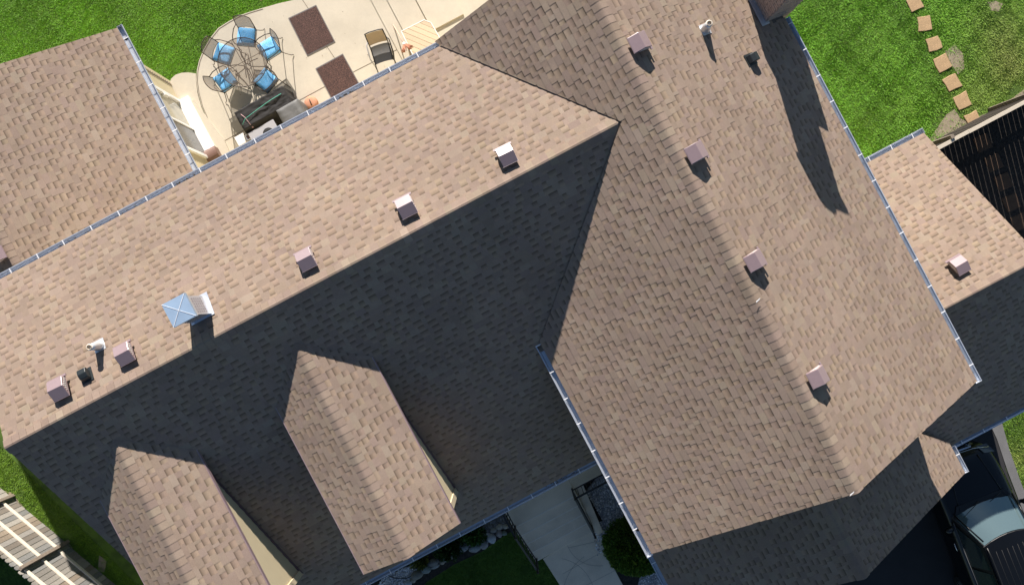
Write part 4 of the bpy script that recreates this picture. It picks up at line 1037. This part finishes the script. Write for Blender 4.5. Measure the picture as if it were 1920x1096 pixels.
# ================================================================== CAR
cdir = Vector((-.36, .933, 0)).normalized(); ca_ = math.atan2(cdir.y, cdir.x)
cp = G(1880, 1003, 1.7); car = thing('parked_car', 'black sport utility vehicle parked at the garage', 'car', (cp.x+.1, cp.y+.05, .012), ca_)
st = [(1.98, .60, .62, .35), (1.93, .78, .80, .30), (1.80, .88, .92, .26), (1.5, .93, .99, .24), (1.0, .95, 1.05, .24), (.6, .955, 1.10, .24), (0, .96, 1.12, .24), (-1.2, .965, 1.13, .24), (-2.2, .955, 1.14, .24), (-2.75, .92, 1.12, .28), (-2.92, .85, 1.0, .34)]
def car_loft(name, st, m, parent):
    b = MB(); ringn = None; vs = []
    for x, hw, zt, zb in st:
        half = [(0, zt+.02), (.35*hw, zt+.017), (.62*hw, zt+.006), (.80*hw, zt-.02), (.92*hw, zt-.07), (.985*hw, zt-.16), (hw, zt-.30), (hw*.99, (zt+zb)/2-.05), (hw*.985, zb+.12), (hw*.94, zb), (0, zb-.02)]
        half = [(y, max(z, zb-.02)) for y, z in half]
        full = half+[(-y, z) for y, z in half[-2:0:-1]]; ringn = len(full)
        vs += [(x, y, z) for y, z in full]
    fs = [(i*ringn+j, i*ringn+(j+1) % ringn, (i+1)*ringn+(j+1) % ringn, (i+1)*ringn+j) for i in range(len(st)-1) for j in range(ringn)]
    fs += [tuple(range(ringn)), tuple(range((len(st)-1)*ringn+ringn-1, (len(st)-1)*ringn-1, -1))]
    b.raw(vs, fs, None, True); o = b.obj(name, m, parent)
    mm = o.modifiers.new('s', 'SUBSURF'); mm.levels = mm.render_levels = 1; return o
car_loft('body', st, 'car_paint', car)
for s in (-1, 1):                                                # hood creases
    b = MB(); b.tube([(1.78, s*.42, .945), (1.2, s*.52, 1.045), (.62, s*.62, 1.105)], .012, 6); b.obj('hood_crease', 'car_paint', car)
def rr(x0, x1, hw0, hw1, z, n=6):                                  # roof-like outline: front x1
    pts = []
    for i in range(n+1): t = i/n; pts.append((x1-.14*(2*t-1)**2, -hw1+2*hw1*t, z-.05*(2*t-1)**2))
    for i in range(n+1): t = i/n; pts.append((x0+.06*(2*t-1)**2, hw0-2*hw0*t, z-.05*(2*t-1)**2))
    return pts
base = rr(-2.86, .68, .84, .86, 1.10); roofo = rr(-2.55, .0, .62, .64, 1.70); k = len(base)
b = MB(); b.raw(base+roofo, [(i, (i+1) % k, k+(i+1) % k, k+i) for i in range(k)]); b.obj('cabin', 'car_trim', car)
b = MB(); n = 6; vs = []
for j in range(9):
    x = 0-2.55*j/8; hw = .64-.02*j/8; zc = 1.70+.045*math.sin(math.pi*min(1, (j+.6)/8.6))
    for i in range(13): t = -1+2*i/12; vs.append((x-(.14*t*t if j == 0 else 0)-(0), t*hw, zc-.05*t*t))
b.raw(vs, [(j*13+i, j*13+i+1, j*13+i+14, j*13+i+13) for j in range(8) for i in range(12)], None, True); b.obj('roof', 'car_paint', car)
b = MB()
for i in range(7):
    y = -.42+.14*i; b.tube([(-.32, y, 1.728-.05*(y/.64)**2), (-1.2, y, 1.747-.05*(y/.64)**2), (-2.3, y, 1.722-.05*(y/.64)**2)], .006, 5)
b.obj('roof_rib', 'car_trim', car)
def panel(name, pts, m, off, nseg=None):
    b = MB(); P = [Vector(p) for p in pts]; nrm = (P[1]-P[0]).cross(P[-1]-P[0]).normalized()
    if nrm.z < 0: nrm = -nrm
    b.face([p+nrm*off for p in P]); return b.obj(name, m, car)
b = MB(); n = 8; lo, hi = [], []                                   # curved windscreen
for i in range(n+1):
    t = -1+2*i/n; lo.append((.665-.14*t*t, t*.81, 1.125-.05*t*t)); hi.append((.035-.14*t*t, t*.61, 1.70-.05*t*t))
b.raw(lo+hi, [(i, i+1, n+2+i, n+1+i) for i in range(n)], None, True); b.obj('windscreen', 'car_glass', car)
for s in (-1, 1):
    for xa, xb, xc, xd in ((.30, -.78, -.80, -.24), (-.86, -1.82, -1.80, -.90), (-1.92, -2.62, -2.40, -1.90)):
        q = [(xa, s*.862, 1.13), (xb, s*.858, 1.13), (xc, s*.652, 1.60), (xd, s*.652, 1.60)]
        if s > 0: pass
        b = MB(); b.face(q if s < 0 else q[::-1]); b.obj('side_window', 'side_glass', car)
    b = MB(); b.tube([(.42, s*.885, 1.115), (-.8, s*.885, 1.125), (-2.6, s*.86, 1.13)], .010, 6); b.obj('window_trim', 'lamp', car)
    b = MB(); b.tube([(-.15, s*.60, 1.71), (-.4, s*.60, 1.76), (-2.2, s*.585, 1.76), (-2.4, s*.58, 1.71)], .016, 6); b.obj('roof_rail', 'car_trim', car)
    b = MB(); b.lathe([(.001, -.1), (.07, -.085), (.10, -.02), (.10, .04), (.06, .09), (.001, .1)], (0, 0, 0), 14); o = b.obj('mirror', 'car_paint', car); o.location = (.30, s*1.06, 1.14); o.scale = (.7, 1.15, .8)
    b = MB(); b.box((-.1, -.1, -.04), (.1, .1, .04)); o = b.obj('mirror_arm', 'car_trim', car); o.location = (.32, s*.93, 1.10); o.scale = (.4, .7, .5)
    b = MB(); b.raw([(1.90, s*.52, .82), (1.86, s*.80, .80), (1.62, s*.90, .86), (1.70, s*.60, .93)], [(0, 1, 2, 3)]); o = b.obj('headlight', 'lamp', car); mm = o.modifiers.new('t', 'SOLIDIFY'); mm.thickness = .03; mm.offset = 0; o.location = (.05, 0, .02)
    for xw in (1.22, -1.75):
        w_ = empty('wheel', (xw, s*.83, .36), parent=car); b = MB()
        b.tube([(0, -.11, 0), (0, .11, 0)], .36, 24); b.obj('tyre', 'tyre', w_)
        b = MB(); b.tube([(0, -.125, 0), (0, .125, 0)], .24, 18); b.obj('rim', 'lamp', w_)
    b = MB(); b.tube([(.72, s*.08, 1.13), (.50, s*.08+.5, 1.17)] if s > 0 else [(.74, -.62, 1.09), (.60, -.10, 1.16)], .008, 5); b.obj('wiper', 'car_trim', car)
for s in (-1, 1):
    b = MB(); b.tube([(1.72, s*.80, .93), (1.2, s*.845, 1.035), (.66, s*.85, 1.085)], .006, 5); b.obj('hood_gap', 'tyre', car)
    b = MB(); b.tube([(-.02, s*.955, 1.06), (-.05, s*.972, .75), (-.02, s*.968, .45)], .006, 5); b.obj('door_gap', 'tyre', car)
    b = MB(); b.tube([(-.18, s*.975, .93), (-.38, s*.975, .94)], .014, 6); b.obj('door_handle', 'chrome', car)
    b = MB(); b.tube([(.60, s*.80, 1.12), (.02, s*.625, 1.70)], .022, 6); b.obj('windscreen_pillar', 'car_paint', car)
b = MB(); b.hexa([(.60, -.76, 1.085), (.78, -.66, 1.085), (.78, .66, 1.085), (.60, .76, 1.085)], [(.60, -.76, 1.112), (.78, -.66, 1.10), (.78, .66, 1.10), (.60, .76, 1.112)]); b.obj('cowl', 'car_trim', car)
b = MB()
for z in (.60, .68, .76): b.box((1.955, -.42, z), (2.0, .42, z+.03))
b.obj('grille', 'chrome', car)
b = MB(); b.tube([(1.84, -.80, .885), (1.95, -.4, .90), (1.97, 0, .905), (1.95, .4, .90), (1.84, .80, .885)], .008, 6); b.obj('hood_edge', 'chrome', car)

# dry leaf bits on the patio and in the gutters
b = MB()
def fleck(p, s):
    a = rng.random()*6.28; c, sn = math.cos(a)*s, math.sin(a)*s; h = rng.uniform(.004, .02)
    k = rng.uniform(.6, 1.2); col = rng.choice([(.22, .13, .06), (.30, .20, .08), (.14, .09, .05)])
    b.face([p+Vector((c, sn, .003)), p+Vector((-sn*.5, c*.5, h)), p+Vector((-c, -sn, .004)), p+Vector((sn*.5, -c*.5, h*.6))], tuple(q*k for q in col))
for _ in range(70):
    x, y = rng.uniform(400, 880), rng.uniform(0, 230)
    if y < 268-.47*(x-417) and x > 380+.2*y: fleck(G(x, y, .066), rng.uniform(.010, .022))
for _ in range(12): fleck(G(rng.gauss(846, 6), rng.gauss(32, 5), .066), .025)
for c0, c1 in ((-7.6, -5.6), (-4.9, -4.5), (-1.5, -.9)):
    for _ in range(30): fleck(toW((-5.02+rng.uniform(-.05, .04), rng.uniform(c0, c1), 5.335)), rng.uniform(.012, .028))
for _ in range(40): fleck(toW((4.28+rng.uniform(-.03, .06), rng.uniform(-1.4, -.6), 3.25)), rng.uniform(.012, .028))
b.obj('leaf_litter', 'leaf', kind='stuff')
# small white scraps lying on the high roof
for (x, y, pl, abc, lab) in [(1421, 563, rb_r, aRR, 'thin white scrap lying beside the high ridge, mid length'), (1597, 925, rb_l, (5.0-PB*.03, 0, PB), 'small white scrap lying at the front end of the high ridge')]:
    p = toW(onplane(x, y, abc[0]+.06, abc[1], abc[2])); b = MB(); b.raw([(-.05, -.012, 0), (.03, -.008, .004), (.06, .012, .01), (-.03, .010, .002), (-.05, -.012, .004), (.03, -.008, .008), (.06, .012, .014), (-.03, .010, .006)],
        [(3, 2, 1, 0), (4, 5, 6, 7), (0, 1, 5, 4), (1, 2, 6, 5), (2, 3, 7, 6), (3, 0, 4, 7)])
    o = b.obj('paper_scrap', 'scrap', label=lab, category='scrap'); o.location = p; o.rotation_euler = (0, 0, .7)
